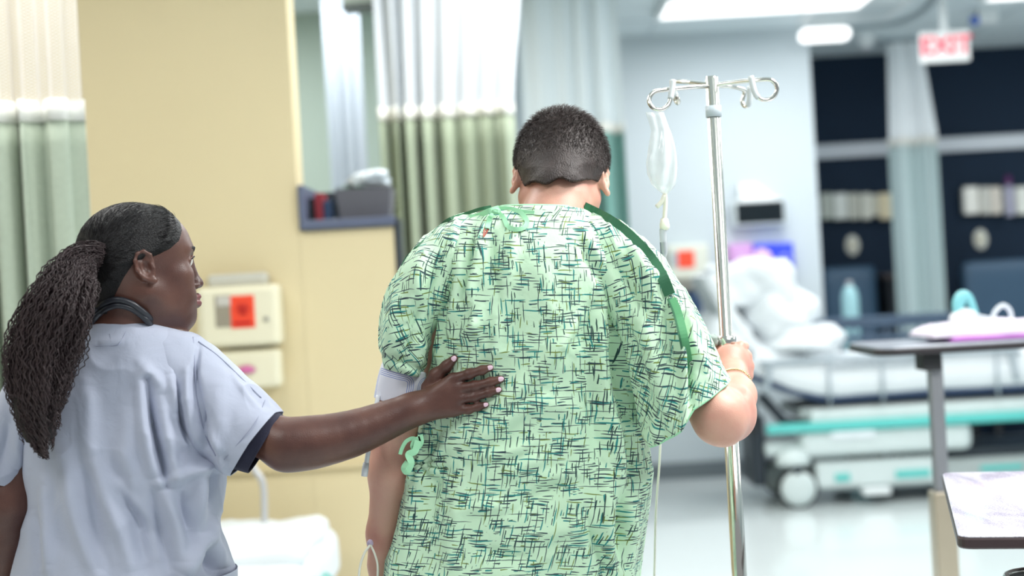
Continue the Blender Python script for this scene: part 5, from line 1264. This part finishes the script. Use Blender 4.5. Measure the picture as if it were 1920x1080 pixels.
# shoulder placket on his right arm: band rising off the surface
def placket(pts, wd, par, nm='shoulder_placket', off=.004, thick=.002, mat=M_gdark):
    return ribbon(nm, pts, wd, mat, par, n=6, thick=thick)
pk = og([(1093, 392), (1112, 401), (1140, 416), (1168, 436), (1196, 462), (1220, 490), (1240, 522), (1254, 556)], .003, 2.56)
plr = placket([p + [.002, 0, .003] for p in pk], .020, gown)
pk2 = og([(1256, 560), (1268, 590), (1280, 640), (1288, 690), (1292, 722)], .006, 2.46); ribbon('sleeve_placket', [p + [.004, 0, 0] for p in pk2], .014, pm('placket_mid_green', (88, 160, 110), .65, var=.06), gown)
ribbon('placket_edge', [p + [-.004, -.002, 0] for p in pk2], .0035, M_gdark, gown)
for x, y in ((1271, 566), (1297, 682), (1112, 403), (1076, 392)):
    q = on_gown(x, y, .004)
    if q is None: continue
    sn_ = tube('snap', [q + .0035 * np.array([math.cos(t), 0, math.sin(t)]) for t in np.linspace(0, 2 * PI, 17)], .0008, M_snap, gown, 6)
pkl = og([(921, 388), (900, 392), (870, 402), (845, 410), (830, 420), (812, 438)], .002, 2.58); placket(pkl, .006, gown)
placket(og([(795, 452), (780, 466), (764, 482), (755, 498)], .002, 2.58), .006, gown)
# sleeve hems and seams
hemr = srp[-2]; tube('sleeve_hem', [hemr[i] for i in list(range(0, len(hemr), 5)) + [0]], .0022, M_gbind, sleeve_r, 6)

# ---- cuff on his upper arm with hose
def cuff_mat():
    mt = pm('cuff_white', (232, 234, 246), .6, var=.02, scale=5, bump=.1); nt = mt.node_tree; b = nt.nodes['Principled BSDF']; uv = nt.nodes.new('ShaderNodeUVMap'); sp = nt.nodes.new('ShaderNodeSeparateXYZ'); nt.links.new(uv.outputs[0], sp.inputs[0])
    def mth(op, a, b_=None):
        n = nt.nodes.new('ShaderNodeMath'); n.operation = op
        for i, x in enumerate((a, b_)):
            if x is None: continue
            if isinstance(x, (int, float)): n.inputs[i].default_value = x
            else: nt.links.new(x, n.inputs[i])
        return n.outputs[0]
    # nested rounded rectangles, period .09 m around the arm
    xx = mth('SUBTRACT', mth('MODULO', mth('ADD', sp.outputs[0], 1.008), .094), .047); ax = mth('MAXIMUM', mth('SUBTRACT', mth('ABSOLUTE', xx), .027), 0.0); ay = mth('MAXIMUM', mth('SUBTRACT', mth('ABSOLUTE', mth('SUBTRACT', sp.outputs[1], .046)), .020), 0.0)
    d = mth('SQRT', mth('ADD', mth('MULTIPLY', ax, ax), mth('MULTIPLY', ay, ay))); k = mth('ABSOLUTE', mth('SUBTRACT', mth('MODULO', d, .0034), .0017)); ln = mth('LESS_THAN', k, .00045)
    ln = mth('MULTIPLY', ln, mth('MULTIPLY', mth('GREATER_THAN', d, .004), mth('LESS_THAN', d, .0172)))
    mx = nt.nodes.new('ShaderNodeMix'); mx.data_type = 'RGBA'; mx.inputs[6].default_value = lin((234, 236, 248)) + (1,); mx.inputs[7].default_value = lin((92, 124, 206)) + (1,); nt.links.new(ln, mx.inputs[0]); nt.links.new(mx.outputs[2], b.inputs['Base Color']); return mt
rc = root('blood_pressure_cuff', P(755, 720, 2.6), 'white blood pressure cuff with blue outlines around the upper arm of the patient', 'cuff')
cf, _ = garment_tube('band', [(723, 676, 802, 700, 2.605, .052, 2.2), (719, 684, 802, 703, 2.605, .052, 2.2), (711, 712, 800, 733, 2.608, .051, 2.2), (706, 738, 797, 758, 2.61, .050, 2.2), (705, 744, 796, 764, 2.61, .049, 2.2)], 120, 30, cuff_mat(), rc, (), (.001, 12), 5, thick=.003)
ht = tube('hose', [P(709, 742, 2.57), P(704, 770, 2.56), P(697, 810, 2.555), P(690, 850, 2.55), P(685, 880, 2.55)], .0042, pm('hose_white', (226, 230, 236), .4), rc, 10, 6)
tube('hose_connector', [P(686.5, 868, 2.55), P(684.5, 882, 2.55), P(683, 893, 2.55)], [.0055, .0062, .0056], pm('hose_white', (226, 230, 236), .4), rc, 12)
# ---- IV line at his other wrist
rl = root('wrist_cannula', P(695, 1020, 2.58), 'clear cannula port and looped line at the wrist of the patient', 'cannula')
blob('port', 694, 1018, 2.585, 6, 7, .006, pm('lilac_port', (196, 180, 208), .3), rl, 2, .1)
tube('line', [P(694, 1022, 2.58), P(684, 1036, 2.57), P(676, 1058, 2.565), P(673, 1085, 2.56), P(676, 1120, 2.56)], .0022, M_tube, rl, 8, 6)
tube('line', [P(695, 1022, 2.58), P(703, 1040, 2.575), P(708, 1060, 2.575), P(708, 1090, 2.58)], .0020, M_tube, rl, 8, 6)
# bracelet
rb_ = root('bracelet', P(1380, 705, 2.70), 'thin twisted metal bracelet on the wrist that grips the pole', 'bracelet')
ax_ = wr - T(1378, 742, 2.64); ax_ /= np.linalg.norm(ax_); u1 = np.cross(ax_, [0, 0, 1]); u1 /= np.linalg.norm(u1); u2 = np.cross(ax_, u1); cb_ = T(1378, 742, 2.64) * .38 + wr * .62
M_gold = pm('pale_gold', (226, 216, 170), .25, .8)
pb = [[], []]
for k in range(145):
    t = 2 * PI * k / 144
    for j in (0, 1):
        q = cb_ + u1 * .0335 * math.cos(t) + u2 * .0335 * math.sin(t) + ax_ * .002 * math.sin(t * 26 + j * PI) + (u1 * math.cos(t) + u2 * math.sin(t)) * .0012 * math.cos(t * 26 + j * PI) + ax_ * .006 * math.sin(t); pb[j].append(q)
for j in (0, 1): tube('strand', pb[j], .0010, M_gold, rb_, 5)
# =================================================================== the nurse
DNu = 2.52
nx0 = P(230, 900, DNu)[0]
nurse = root('person', (nx0, DNu, 0), 'nurse in pale blue-grey scrubs with a long curly ponytail, facing away', 'person')
S = Sdf(); T = P
al = math.radians(27)
HN = Head(T(263, 494, DNu), (math.cos(al), math.sin(al), .02), (-.03, 0, 1), .965)
S.ell(T(225, 760, DNu), (.140, .080, .17), .05); S.ell(T(228, 900, DNu), (.125, .085, .15), .06); S.ell(T(232, 1060, DNu + .01), (.155, .105, .14), .06)
S.cone(T(95, 690, DNu), T(345, 685, DNu), .045, .045, .06)
S.cone(T(218, 680, DNu), T(225, 600, DNu), .072, .052, .045)
S.cone(T(225, 605, DNu), HN.w((0, -.030, -.060)), .050, .052, .03); S.cone(T(238, 600, DNu + .02), HN.w((0, .01, -.065)), .042, .038, .03)
build_head(S, HN, True, .16, .006, .010, -.012, -.009, -.003, .004)
# far (left) arm, hanging
s2, e2, w2 = T(58, 748, DNu), T(14, 945, DNu - .02), T(2, 1180, DNu + .03)
S.cone(s2, e2, .042, .041, .04); S.cone(e2, T(10, 1010, DNu), .041, .040, .03); S.cone(T(10, 1010, DNu), w2, .039, .026, .03)
h2 = w2 + [.0, .01, -.08]; S.ell((w2 + h2) / 2 - [0, 0, .01], (.017, .034, .052), .02)
for dy, L in ((.028, .075), (.010, .085), (-.009, .08), (-.026, .062)):
    a_ = h2 + [0, dy * .85, .0]; b_ = a_ + [.006, 0, -L * .5]; c_ = b_ + [.014, 0, -L * .4]; S.chain([a_, b_, c_], [.0088, .0078, .0064], .006)
S.chain([w2 + [0, .028, -.03], w2 + [.01, .05, -.06], w2 + [.016, .055, -.09]], [.012, .0105, .0085], .012)
# reaching arm
s1 = T(360, 745, DNu); e1 = T(537, 834, DNu - .06)
S.cone(s1, e1, .046, .042, .04); 
S.ell(T(540, 850, DNu - .055), (.034, .03, .026), .02)
def gd(x, y, off):
    q = on_gown(x, y, off); return q if q is not None else P(x, y, 2.5 - off)
wc = gd(812, 755, .030); wrp = P(780, 765, np.clip(wc[1] - .012, 2.36, 2.52))
dd = lambda t: e1[1] + (wrp[1] - e1[1]) * t
fp = smooth_path([e1, P(590, 829, dd(.22)), P(660, 813, dd(.5)), P(730, 786, dd(.8)), wrp], 3)
S.chain(fp, list(np.interp(np.linspace(0, 1, len(fp)), [0, .25, .5, .78, 1], [.043, .0425, .0375, .0295, .0245])), .012)
S.cone(wrp, gd(815, 752, .021), .024, .020, .02); 
kn4 = [(849, 711), (857, 729), (858, 749), (854, 769)]
for i, (kx, ky) in enumerate(kn4):
    a_ = P(794, 751 + i * 8, wrp[1] - .002); b_ = gd(kx, ky, .0125); S.cone(a_, b_, .0135, .0112, .014)
S.cone(gd(815, 738, .016), gd(842, 735, .014), .015, .012, .014); S.cone(gd(812, 765, .016), gd(842, 762, .014), .015, .012, .014)
fing = [[(849, 711), (880, 701), (904, 694), (919, 689.5)], [(857, 729), (890, 724), (920, 716), (939, 711)], [(858, 749), (890, 744), (917, 736), (935, 731)], [(854, 769), (878, 768), (897, 763), (911, 759)]]
rr4 = [(.0098, .0083, .0074, .0064), (.0100, .0084, .0075, .0066), (.0098, .0080, .0072, .0062), (.0090, .0073, .0065, .0056)]
tips = []
for pts, rs in zip(fing, rr4):
    pp = [gd(x, y, r_ * (1.15 if j else 1.3)) for j, ((x, y), r_) in enumerate(zip(pts, rs))]
    S.chain(pp, rs, .0045); tips.append((pp[-2], pp[-1], rs[-1]))
    S.ell(pp[1], (rs[1] * 1.1,) * 3, .004); S.ell(pp[2], (rs[2] * 1.07,) * 3, .004)
tp = [gd(806, 728, .020), gd(818, 704, .016), gd(838, 686, .0115), gd(852, 672, .0090)]
S.chain(tp, [.0165, .0125, .0092, .0070], .008); tips.append((tp[-2], tp[-1], .0070))
# legs
hx = P(235, 1080, DNu)[0]
for s in (-1, 1):
    hp = np.array([hx + s * .08, DNu, .82]); kn = np.array([hx + s * .085, DNu + .01, .45]); an = np.array([hx + s * .09, DNu, .09])
    S.cone(hp, kn, .08, .052, .05); S.cone(kn, an, .052, .034, .04); S.cone(an - [0, .03, .055], an + [.06, .13, -.06], .033, .024, .03)
tm = S.mesh(.0023); nbody = np_mesh('body', tm[0], tm[1], None, nurse)
M_lip = pm('lips', (118, 70, 70), .3, var=.05)
nbody.data.materials.append(M_skinn); nbody.data.materials.append(M_lip)
vv, qq = polys(nbody); ct = HN.l(vv[qq].mean(1)); lipm = (np.abs(ct[:, 0]) < .024) & (ct[:, 1] > .080) & (ct[:, 2] < -.0640) & (ct[:, 2] > -.0875 + .35 * np.abs(ct[:, 0]))
mi = lipm.astype(np.int32); nbody.data.polygons.foreach_set('material_index', mi); nbody.data.update()
eyes(HN, nurse, M_skinn)
# brow and lashes
M_brow = pm('brow_black', (26, 20, 20), .6)
for x in (-1, 1):
    tube('eyebrow', [HN.w((x * .014, .0965, .0165)), HN.w((x * .026, .0945, .0220)), HN.w((x * .038, .0875, .0215)), HN.w((x * .047, .0790, .0150))], [.0016, .0026, .0022, .0008], M_brow, nurse, 8, 5)
    tube('eyelashes', [HN.w((x * .020, .0895, .0018)), HN.w((x * .031, .0925, .0055)), HN.w((x * .043, .0850, .0008))], [.0008, .0015, .0009], M_brow, nurse, 6, 5)
M_nail = pm('pale_pink_polish', (240, 204, 222), .12, var=.02, coat=.5)
for a_, b_, r_ in tips:
    t = b_ - a_; t /= np.linalg.norm(t); nrm = np.array([0, -1.0, .12]); nrm -= t * (nrm @ t); nrm /= np.linalg.norm(nrm); sd = np.cross(t, nrm)
    g = bmesh.new(); bmesh.ops.create_uvsphere(g, u_segments=16, v_segments=10, radius=1); c = b_ + nrm * r_ * .62 - t * r_ * .05
    for v in g.verts: q = np.array(v.co[:]); v.co = Vector(c + sd * q[0] * r_ * .70 + t * q[1] * r_ * 1.05 + nrm * q[2] * r_ * .42)
    bm_obj('fingernail', g, M_nail, nurse, True)
# hair cap, slicked back
def slick_mat():
    mt = pm('slicked_black_hair', (20, 18, 20), .42, var=.35, scale=30, spec=.3); nt = mt.node_tree; b = nt.nodes['Principled BSDF']
    tc = nt.nodes.new('ShaderNodeTexCoord'); c = HN.w((0, -.095, .0))
    sb = nt.nodes.new('ShaderNodeVectorMath'); sb.operation = 'SUBTRACT'; sb.inputs[1].default_value = tuple(c); nt.links.new(tc.outputs['Object'], sb.inputs[0])
    nm = nt.nodes.new('ShaderNodeVectorMath'); nm.operation = 'NORMALIZE'; nt.links.new(sb.outputs[0], nm.inputs[0])
    n = nt.nodes.new('ShaderNodeTexNoise'); n.inputs['Scale'].default_value = 55; n.inputs['Detail'].default_value = 5; nt.links.new(nm.outputs[0], n.inputs['Vector'])
    bp = nt.nodes.new('ShaderNodeBump'); bp.inputs['Strength'].default_value = .6; bp.inputs['Distance'].default_value = .004; nt.links.new(n.outputs['Fac'], bp.inputs['Height']); nt.links.new(bp.outputs[0], b.inputs['Normal']); return mt
zl = [-.11, -.085, -.062, -.045, -.025, -.005, .008, .020, .035, .055, .075, .10, .13]
yl = [-.080, -.074, -.064, -.056, -.046, -.030, .010, .040, .060, .070, .074, .080, .09]
hairn, _ = hair_mesh(HN, S, 'hair', .0065, (zl, yl), slick_mat(), nurse, extra=lambda l: -.088 - l[:, 2], fade=.022)
hv, hq = polys(hairn)
tie = T(186, 486, DNu - .075)
tl = HN.l(tie[None])[0]
def ndir(l):
    d = tl[None] - l; return d / (np.linalg.norm(d, axis=1, keepdims=True) + 1e-6)
bristles('hair_strands', hv, hq, HN, 9000, lambda l: (.022 + 0 * l[:, 0], .012 + 0 * l[:, 0]), .00032, ndir, pm('black_strands', (20, 17, 20), .5, var=.5, scale=60, spec=.25), hairn, 8, .035)
# ponytail: crimped twists
pc = [(194, 490, 22, DNu - .075), (176, 485, 27, DNu - .095), (152, 497, 34, DNu - .115), (132, 528, 44, DNu - .135), (109, 572, 55, DNu - .145), (84, 632, 63, DNu - .145), (71, 690, 61, DNu - .145), (66, 750, 54, DNu - .145), (72, 800, 42, DNu - .14), (82, 848, 27, DNu - .14), (86, 868, 18, DNu - .14)]
PC = cr_interp(pc, 200)
M_pony = pm('curly_dark_hair', (58, 45, 47), .5, var=.45, scale=90)
pony = None
rs = np.random.RandomState(5)
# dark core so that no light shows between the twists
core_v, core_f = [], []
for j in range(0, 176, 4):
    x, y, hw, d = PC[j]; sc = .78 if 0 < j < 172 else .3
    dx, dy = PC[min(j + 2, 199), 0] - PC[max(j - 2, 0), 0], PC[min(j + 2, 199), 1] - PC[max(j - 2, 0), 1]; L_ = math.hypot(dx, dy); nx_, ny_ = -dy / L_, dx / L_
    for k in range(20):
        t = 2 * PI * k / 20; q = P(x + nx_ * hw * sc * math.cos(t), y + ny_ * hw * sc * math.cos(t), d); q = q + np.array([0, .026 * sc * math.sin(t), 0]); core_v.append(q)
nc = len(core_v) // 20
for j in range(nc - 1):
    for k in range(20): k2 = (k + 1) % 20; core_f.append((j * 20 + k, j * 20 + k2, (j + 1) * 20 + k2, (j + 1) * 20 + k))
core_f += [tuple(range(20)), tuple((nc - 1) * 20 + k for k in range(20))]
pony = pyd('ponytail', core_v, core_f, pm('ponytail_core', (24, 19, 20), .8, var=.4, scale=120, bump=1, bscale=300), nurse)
NS = 1150; NL = 60; allv, allf = [], []; base = 0; SD = 3
locks = []
for k in range(NL):
    rad = math.sqrt(rs.rand()) ** .7; an = rs.rand() * 2 * PI; ox, oz = rad * math.cos(an), rad * math.sin(an)
    if oz > .4 and rs.rand() < .6: oz = -oz
    locks.append((ox, oz, 1 - .26 * rs.rand() - .10 * abs(ox), rs.rand() * 6, rs.rand() * 6))
for s in range(NS):
    lk = locks[s % NL]; t1 = lk[2] - .06 * rs.rand()
    t0 = rs.rand() * .06 if s % 3 else rs.rand() * .35; n = int(125 * (t1 - t0)) + 4
    ts = np.linspace(t0, t1, n) * 199; i0 = np.clip(ts.astype(int), 0, 198); f = (ts - i0)[:, None]; R_ = PC[i0] * (1 - f) + PC[i0 + 1] * f
    an = rs.rand() * 2 * PI; rr0 = rs.rand() ** .6 * .30; tl_ = np.linspace(0, 1, n); sp = rr0 * (1.15 - .75 * np.clip((tl_ - .45) / .55, 0, 1))
    ox = lk[0] + sp * math.cos(an); oz = lk[1] + sp * math.sin(an)
    dxy = PC[np.clip(i0 + 3, 0, 199), :2] - PC[np.clip(i0 - 3, 0, 199), :2]; dxy /= np.linalg.norm(dxy, axis=1, keepdims=True) + 1e-9; nv_ = np.stack([-dxy[:, 1], dxy[:, 0]], 1)
    wob = .10 * np.sin(ts * .045 + lk[3]) + .05 * np.sin(ts * .11 + lk[4]) + .05 * np.sin(ts * .16 + rs.rand() * 6)
    w_ = (ox + wob) * R_[:, 2] * 1.06; X = R_[:, 0] + nv_[:, 0] * w_; Y = R_[:, 1] + nv_[:, 1] * w_
    Dd = R_[:, 3] + (.036 * oz + .006 * np.sin(ts * .07 + s)) * np.clip(R_[:, 2] / 50, .4, 1.1)
    q = EYE + FW * Dd[:, None] + CR * ((X - 960) / F * Dd)[:, None] + CU * ((540 - Y) / F * Dd)[:, None]
    ph = rs.rand() * 6; w0 = 2 * PI / (4.2 + 1.6 * rs.rand()); hr = .0014 + .0012 * rs.rand(); idx = np.arange(n)
    q = q + np.stack([hr * np.cos(idx * w0 + ph), hr * np.sin(idx * w0 + ph), .0004 * np.sin(idx * w0 * 2)], 1)
    r0 = .0008 + .0005 * rs.rand(); rr_ = r0 * (1 - .4 * (idx / n) ** 3) * (1 + .22 * np.cos(idx * w0 * 2 + ph))
    tg = np.gradient(q, axis=0); tg /= np.linalg.norm(tg, axis=1, keepdims=True); a1 = np.cross(tg, [0.3, 1, .1]); a1 /= np.linalg.norm(a1, axis=1, keepdims=True); a2 = np.cross(tg, a1)
    ring = np.stack([q + (a1 * math.cos(2 * PI * k / SD) + a2 * math.sin(2 * PI * k / SD)) * rr_[:, None] for k in range(SD)], 1).reshape(-1, 3); allv.append(ring)
    J, K_ = np.meshgrid(np.arange(n - 1), np.arange(SD), indexing='ij'); K2 = (K_ + 1) % SD
    allf.append(np.stack([J * SD + K_, J * SD + K2, (J + 1) * SD + K2, (J + 1) * SD + K_], -1).reshape(-1, 4) + base); base += n * SD
o = np_mesh('curly_strands', np.concatenate(allv), np.concatenate(allf), M_pony, pony); o['kind'] = 'stuff'
v_, f_ = tube_geo([tie + .021 * np.array([math.cos(t) * .35, math.sin(t), math.cos(t)]) for t in np.linspace(0, 2 * PI, 25)], .005, 8); pyd('hair_tie', v_, f_, pm('black_elastic', (22, 20, 22), .7), nurse)

# ---- scrubs
def scrub_mat(nm, rgb):
    mt = pm(nm, rgb, .8, var=.04, scale=4, sheen=.15); nt = mt.node_tree; b = nt.nodes['Principled BSDF']; tc = nt.nodes.new('ShaderNodeTexCoord')
    n1 = nt.nodes.new('ShaderNodeTexNoise'); n1.inputs['Scale'].default_value = 1100; n2 = nt.nodes.new('ShaderNodeTexNoise'); n2.inputs['Scale'].default_value = 24; n2.inputs['Detail'].default_value = 5; n2.inputs['Distortion'].default_value = 1
    for n in (n1, n2): nt.links.new(tc.outputs['Object'], n.inputs['Vector'])
    b1 = nt.nodes.new('ShaderNodeBump'); b1.inputs['Strength'].default_value = .3; b1.inputs['Distance'].default_value = .0005; b2 = nt.nodes.new('ShaderNodeBump'); b2.inputs['Strength'].default_value = .45; b2.inputs['Distance'].default_value = .004
    nt.links.new(n1.outputs['Fac'], b1.inputs['Height']); nt.links.new(n2.outputs['Fac'], b2.inputs['Height']); nt.links.new(b1.outputs[0], b2.inputs['Normal']); nt.links.new(b2.outputs[0], b.inputs['Normal']); return mt
M_scrub = scrub_mat('pale_scrub_cotton', (176, 182, 201))
M_inner = pm('navy_undershirt', (34, 34, 56), .8, var=.1, bump=.2, bscale=300)
nrings = [(168, 604, 282, 596, DNu, .060, 2.0), (150, 610, 296, 600, DNu, .064, 2.0), (118, 632, 328, 614, DNu, .074, 2.0), (80, 664, 362, 636, DNu, .086, 2.1), (56, 700, 384, 676, DNu, .098, 2.2), (46, 750, 398, 730, DNu, .108, 2.3), (44, 810, 408, 795, DNu, .112, 2.3), (48, 880, 419, 870, DNu, .114, 2.3),
          (58, 935, 417, 925, DNu, .112, 2.3), (52, 985, 404, 978, DNu + .005, .114, 2.3), (42, 1035, 418, 1030, DNu + .01, .125, 2.3), (35, 1085, 428, 1080, DNu + .01, .132, 2.3), (30, 1170, 436, 1165, DNu + .01, .138, 2.3), (28, 1240, 440, 1235, DNu + .01, .138, 2.3)]
nrg = [(276, 715, 308, 912, -.020, 10), (262, 700, 290, 900, .013, 14), (300, 730, 330, 900, .010, 16), (340, 725, 352, 840, -.016, 12), (362, 700, 372, 820, .016, 14), (322, 700, 330, 780, .010, 10), (330, 850, 400, 860, -.008, 16), (310, 900, 420, 870, .010, 12),
       (375, 880, 365, 1000, .010, 14), (395, 870, 385, 950, -.008, 9), (340, 920, 352, 1000, -.008, 12), (305, 915, 340, 1060, .012, 16), (400, 960, 345, 1080, .016, 16), (385, 1000, 420, 1070, .012, 14), (372, 1030, 400, 1080, -.012, 12), (290, 900, 320, 1080, -.008, 14),
       (178, 850, 250, 1080, .010, 18), (205, 840, 280, 1070, -.008, 17), (120, 850, 178, 1080, .010, 18), (150, 860, 205, 1080, -.007, 16), (240, 760, 230, 900, .006, 20), (215, 900, 270, 960, .006, 12), (225, 930, 275, 1000, -.005, 12), (90, 900, 88, 1060, .008, 14), (60, 960, 75, 1080, -.006, 12), (160, 720, 175, 860, .006, 18),
       (262, 680, 300, 720, .008, 12), (185, 640, 240, 640, .003, 10)]
top, npts = garment_tube('scrub_top', nrings, 340, 340, M_scrub, nurse, nrg, (.004, 8), 77, waves=(7, .010, .5))
nsl = [(300, 604, 300, 740, DNu, .066, 2.0), (345, 618, 335, 790, DNu, .076, 2.0), (388, 640, 360, 838, DNu - .002, .082, 2.1), (430, 674, 385, 862, DNu - .008, .082, 2.2), (468, 710, 404, 874, DNu - .018, .078, 2.2), (500, 742, 420, 882, DNu - .03, .072, 2.2), (530, 772, 440, 887, DNu - .045, .066, 2.2)]
nsg = [(366, 690, 385, 830, -.012, 9), (352, 700, 366, 850, .010, 12), (400, 720, 425, 850, .006, 22), (385, 830, 430, 870, -.008, 10), (440, 700, 500, 765, .003, 6), (372, 650, 368, 760, -.007, 6), (395, 800, 420, 870, .010, 12)]
def nflop(pts, px, py, base):
    k = np.clip((px - 420) / 60, 0, 1) * np.clip((base[..., 1] * -1 + DNu - .03) * 30, 0, 1); pts[..., 0] -= .010 * k; return pts
nsleeve, nsp = garment_tube('sleeve', nsl, 220, 180, M_scrub, top, nsg, (.0035, 10), 88, post=nflop)
inner, _ = garment_tube('undershirt_sleeve', [(430, 690, 405, 850, DNu - .01, .068, 2.1), (490, 738, 430, 874, DNu - .03, .064, 2.1), (529, 781, 467, 886, DNu - .05, .052, 2.1)], 90, 30, M_inner, nurse, (), (.002, 14), 6)
lsl = [(110, 640, 130, 760, DNu, .062, 2.0), (70, 668, 100, 800, DNu, .070, 2.0), (28, 708, 74, 830, DNu, .074, 2.1), (0, 760, 60, 852, DNu, .072, 2.1), (-18, 815, 54, 876, DNu, .068, 2.1), (-27, 862, 50, 896, DNu - .005, .062, 2.1), (-30, 884, 49, 910, DNu - .005, .058, 2.1)]
garment_tube('sleeve', lsl, 160, 120, M_scrub, top, [(40, 760, 30, 880, .008, 14), (15, 780, 5, 880, -.006, 12)], (.0035, 10), 95)
# scrub details: neck band, yoke label patch, hem stitching
BVN = bvh_of([top, nsleeve])
def ogn(pts, off=.002):
    out = []
    for x, y in pts:
        q = on_gown(x, y, off, BVN); out.append(q if q is not None else P(x, y, DNu - .06))
    return out
r0 = npts[1]; tube('neck_band', [r0[i] for i in list(range(0, len(r0), 6)) + [0]], .0035, M_scrub, top, 8)
M_stitch = pm('stitching', (156, 161, 184), .8)
tube('yoke_seam', ogn([(137, 650), (180, 649), (215, 648), (226, 640), (244, 607)], .0012), .0010, M_stitch, top, 5, 4)
pt_ = ogn([(164, 628), (206, 627), (208, 640), (162, 641)], .0012)
tube('label_stitch', pt_ + [pt_[0]], .0009, M_stitch, top, 5)
tube('shoulder_seam', ogn([(362, 632), (365, 680), (368, 730), (375, 780), (388, 825), (404, 855)], .0012), .0011, M_stitch, top, 5, 6)
tube('sleeve_hem_stitch', ogn([(497, 750), (480, 790), (452, 825), (420, 862)], .0012), .0007, M_stitch, top, 5, 6)
tube('sleeve_top_seam', ogn([(372, 640), (410, 668), (450, 706), (490, 746)], .0012), .0009, M_stitch, top, 5, 6)
# trousers and shoes (out of frame, kept simple)
M_sc2 = M_scrub
tr = []
for s in (-1, 1):
    vs, fs = [], []; L_ = []
    for j, (z, r_) in enumerate(((.88, .115), (.78, .11), (.6, .095), (.4, .085), (.2, .082), (.09, .085))):
        for k in range(28):
            t = 2 * PI * k / 28; vs.append((hx + s * .088 + r_ * math.cos(t) * .95, DNu + r_ * math.sin(t) * (1 + .04 * math.sin(5 * t + j)), z))
    for j in range(5):
        for k in range(28): k2 = (k + 1) % 28; fs.append((j * 28 + k, j * 28 + k2, (j + 1) * 28 + k2, (j + 1) * 28 + k))
    tr.append((vs, fs))
multi('scrub_trousers', tr, M_scrub, nurse)
for s in (-1, 1):
    g = bmesh.new(); bmesh.ops.create_uvsphere(g, u_segments=20, v_segments=12, radius=1)
    for v in g.verts: q = v.co.copy(); v.co = Vector((hx + s * .09 + .03 + q.x * .045 + q.y * .03, DNu + .05 + q.y * .13, max(.0, .04 + q.z * .05)))
    bm_obj('shoe', g, pm('white_shoe', (226, 226, 228), .5), nurse, True)
# ---- stethoscope
M_steth = pm('steth_tube', (44, 46, 54), .35, var=.05)
rst = root('stethoscope', P(220, 580, DNu - .06), 'dark grey stethoscope tubing looped around the neck of the nurse', 'stethoscope')
dN = DNu
BB = bvh_of([nbody])
def onb(pts, off):
    return [on_gown(x, y, off, BB) if on_gown(x, y, off, BB) is not None else P(x, y, DNu - .02) for x, y in pts]
arc = [P(156, 640, dN + .05), P(158, 612, dN + .0)] + onb([(172, 590), (184, 577), (200, 566), (222, 562), (244, 568), (262, 580)], .007) + [P(280, 596, dN - .045), P(292, 612, dN + .01), P(298, 640, dN + .06), P(290, 700, dN + .10), P(286, 780, dN + .125)]
arc2 = [P(160, 646, dN + .05), P(162, 618, dN + .0)] + onb([(174, 601), (188, 587), (204, 577), (224, 573), (246, 579), (264, 591)], .0075) + [P(280, 606, dN - .045), P(294, 620, dN + .015), P(302, 650, dN + .065), P(296, 700, dN + .10), P(290, 772, dN + .125)]
tube('tubing', arc, .0056, M_steth, rst, 12, 6); tube('tubing', arc2, .0052, M_steth, rst, 12, 6)
q = arc[-1]; lathe('chestpiece', [(.001, -.008), (.018, -.008), (.021, -.004), (.021, .003), (.012, .006), (.001, .006)], q, M_steel, rst, axis='y')
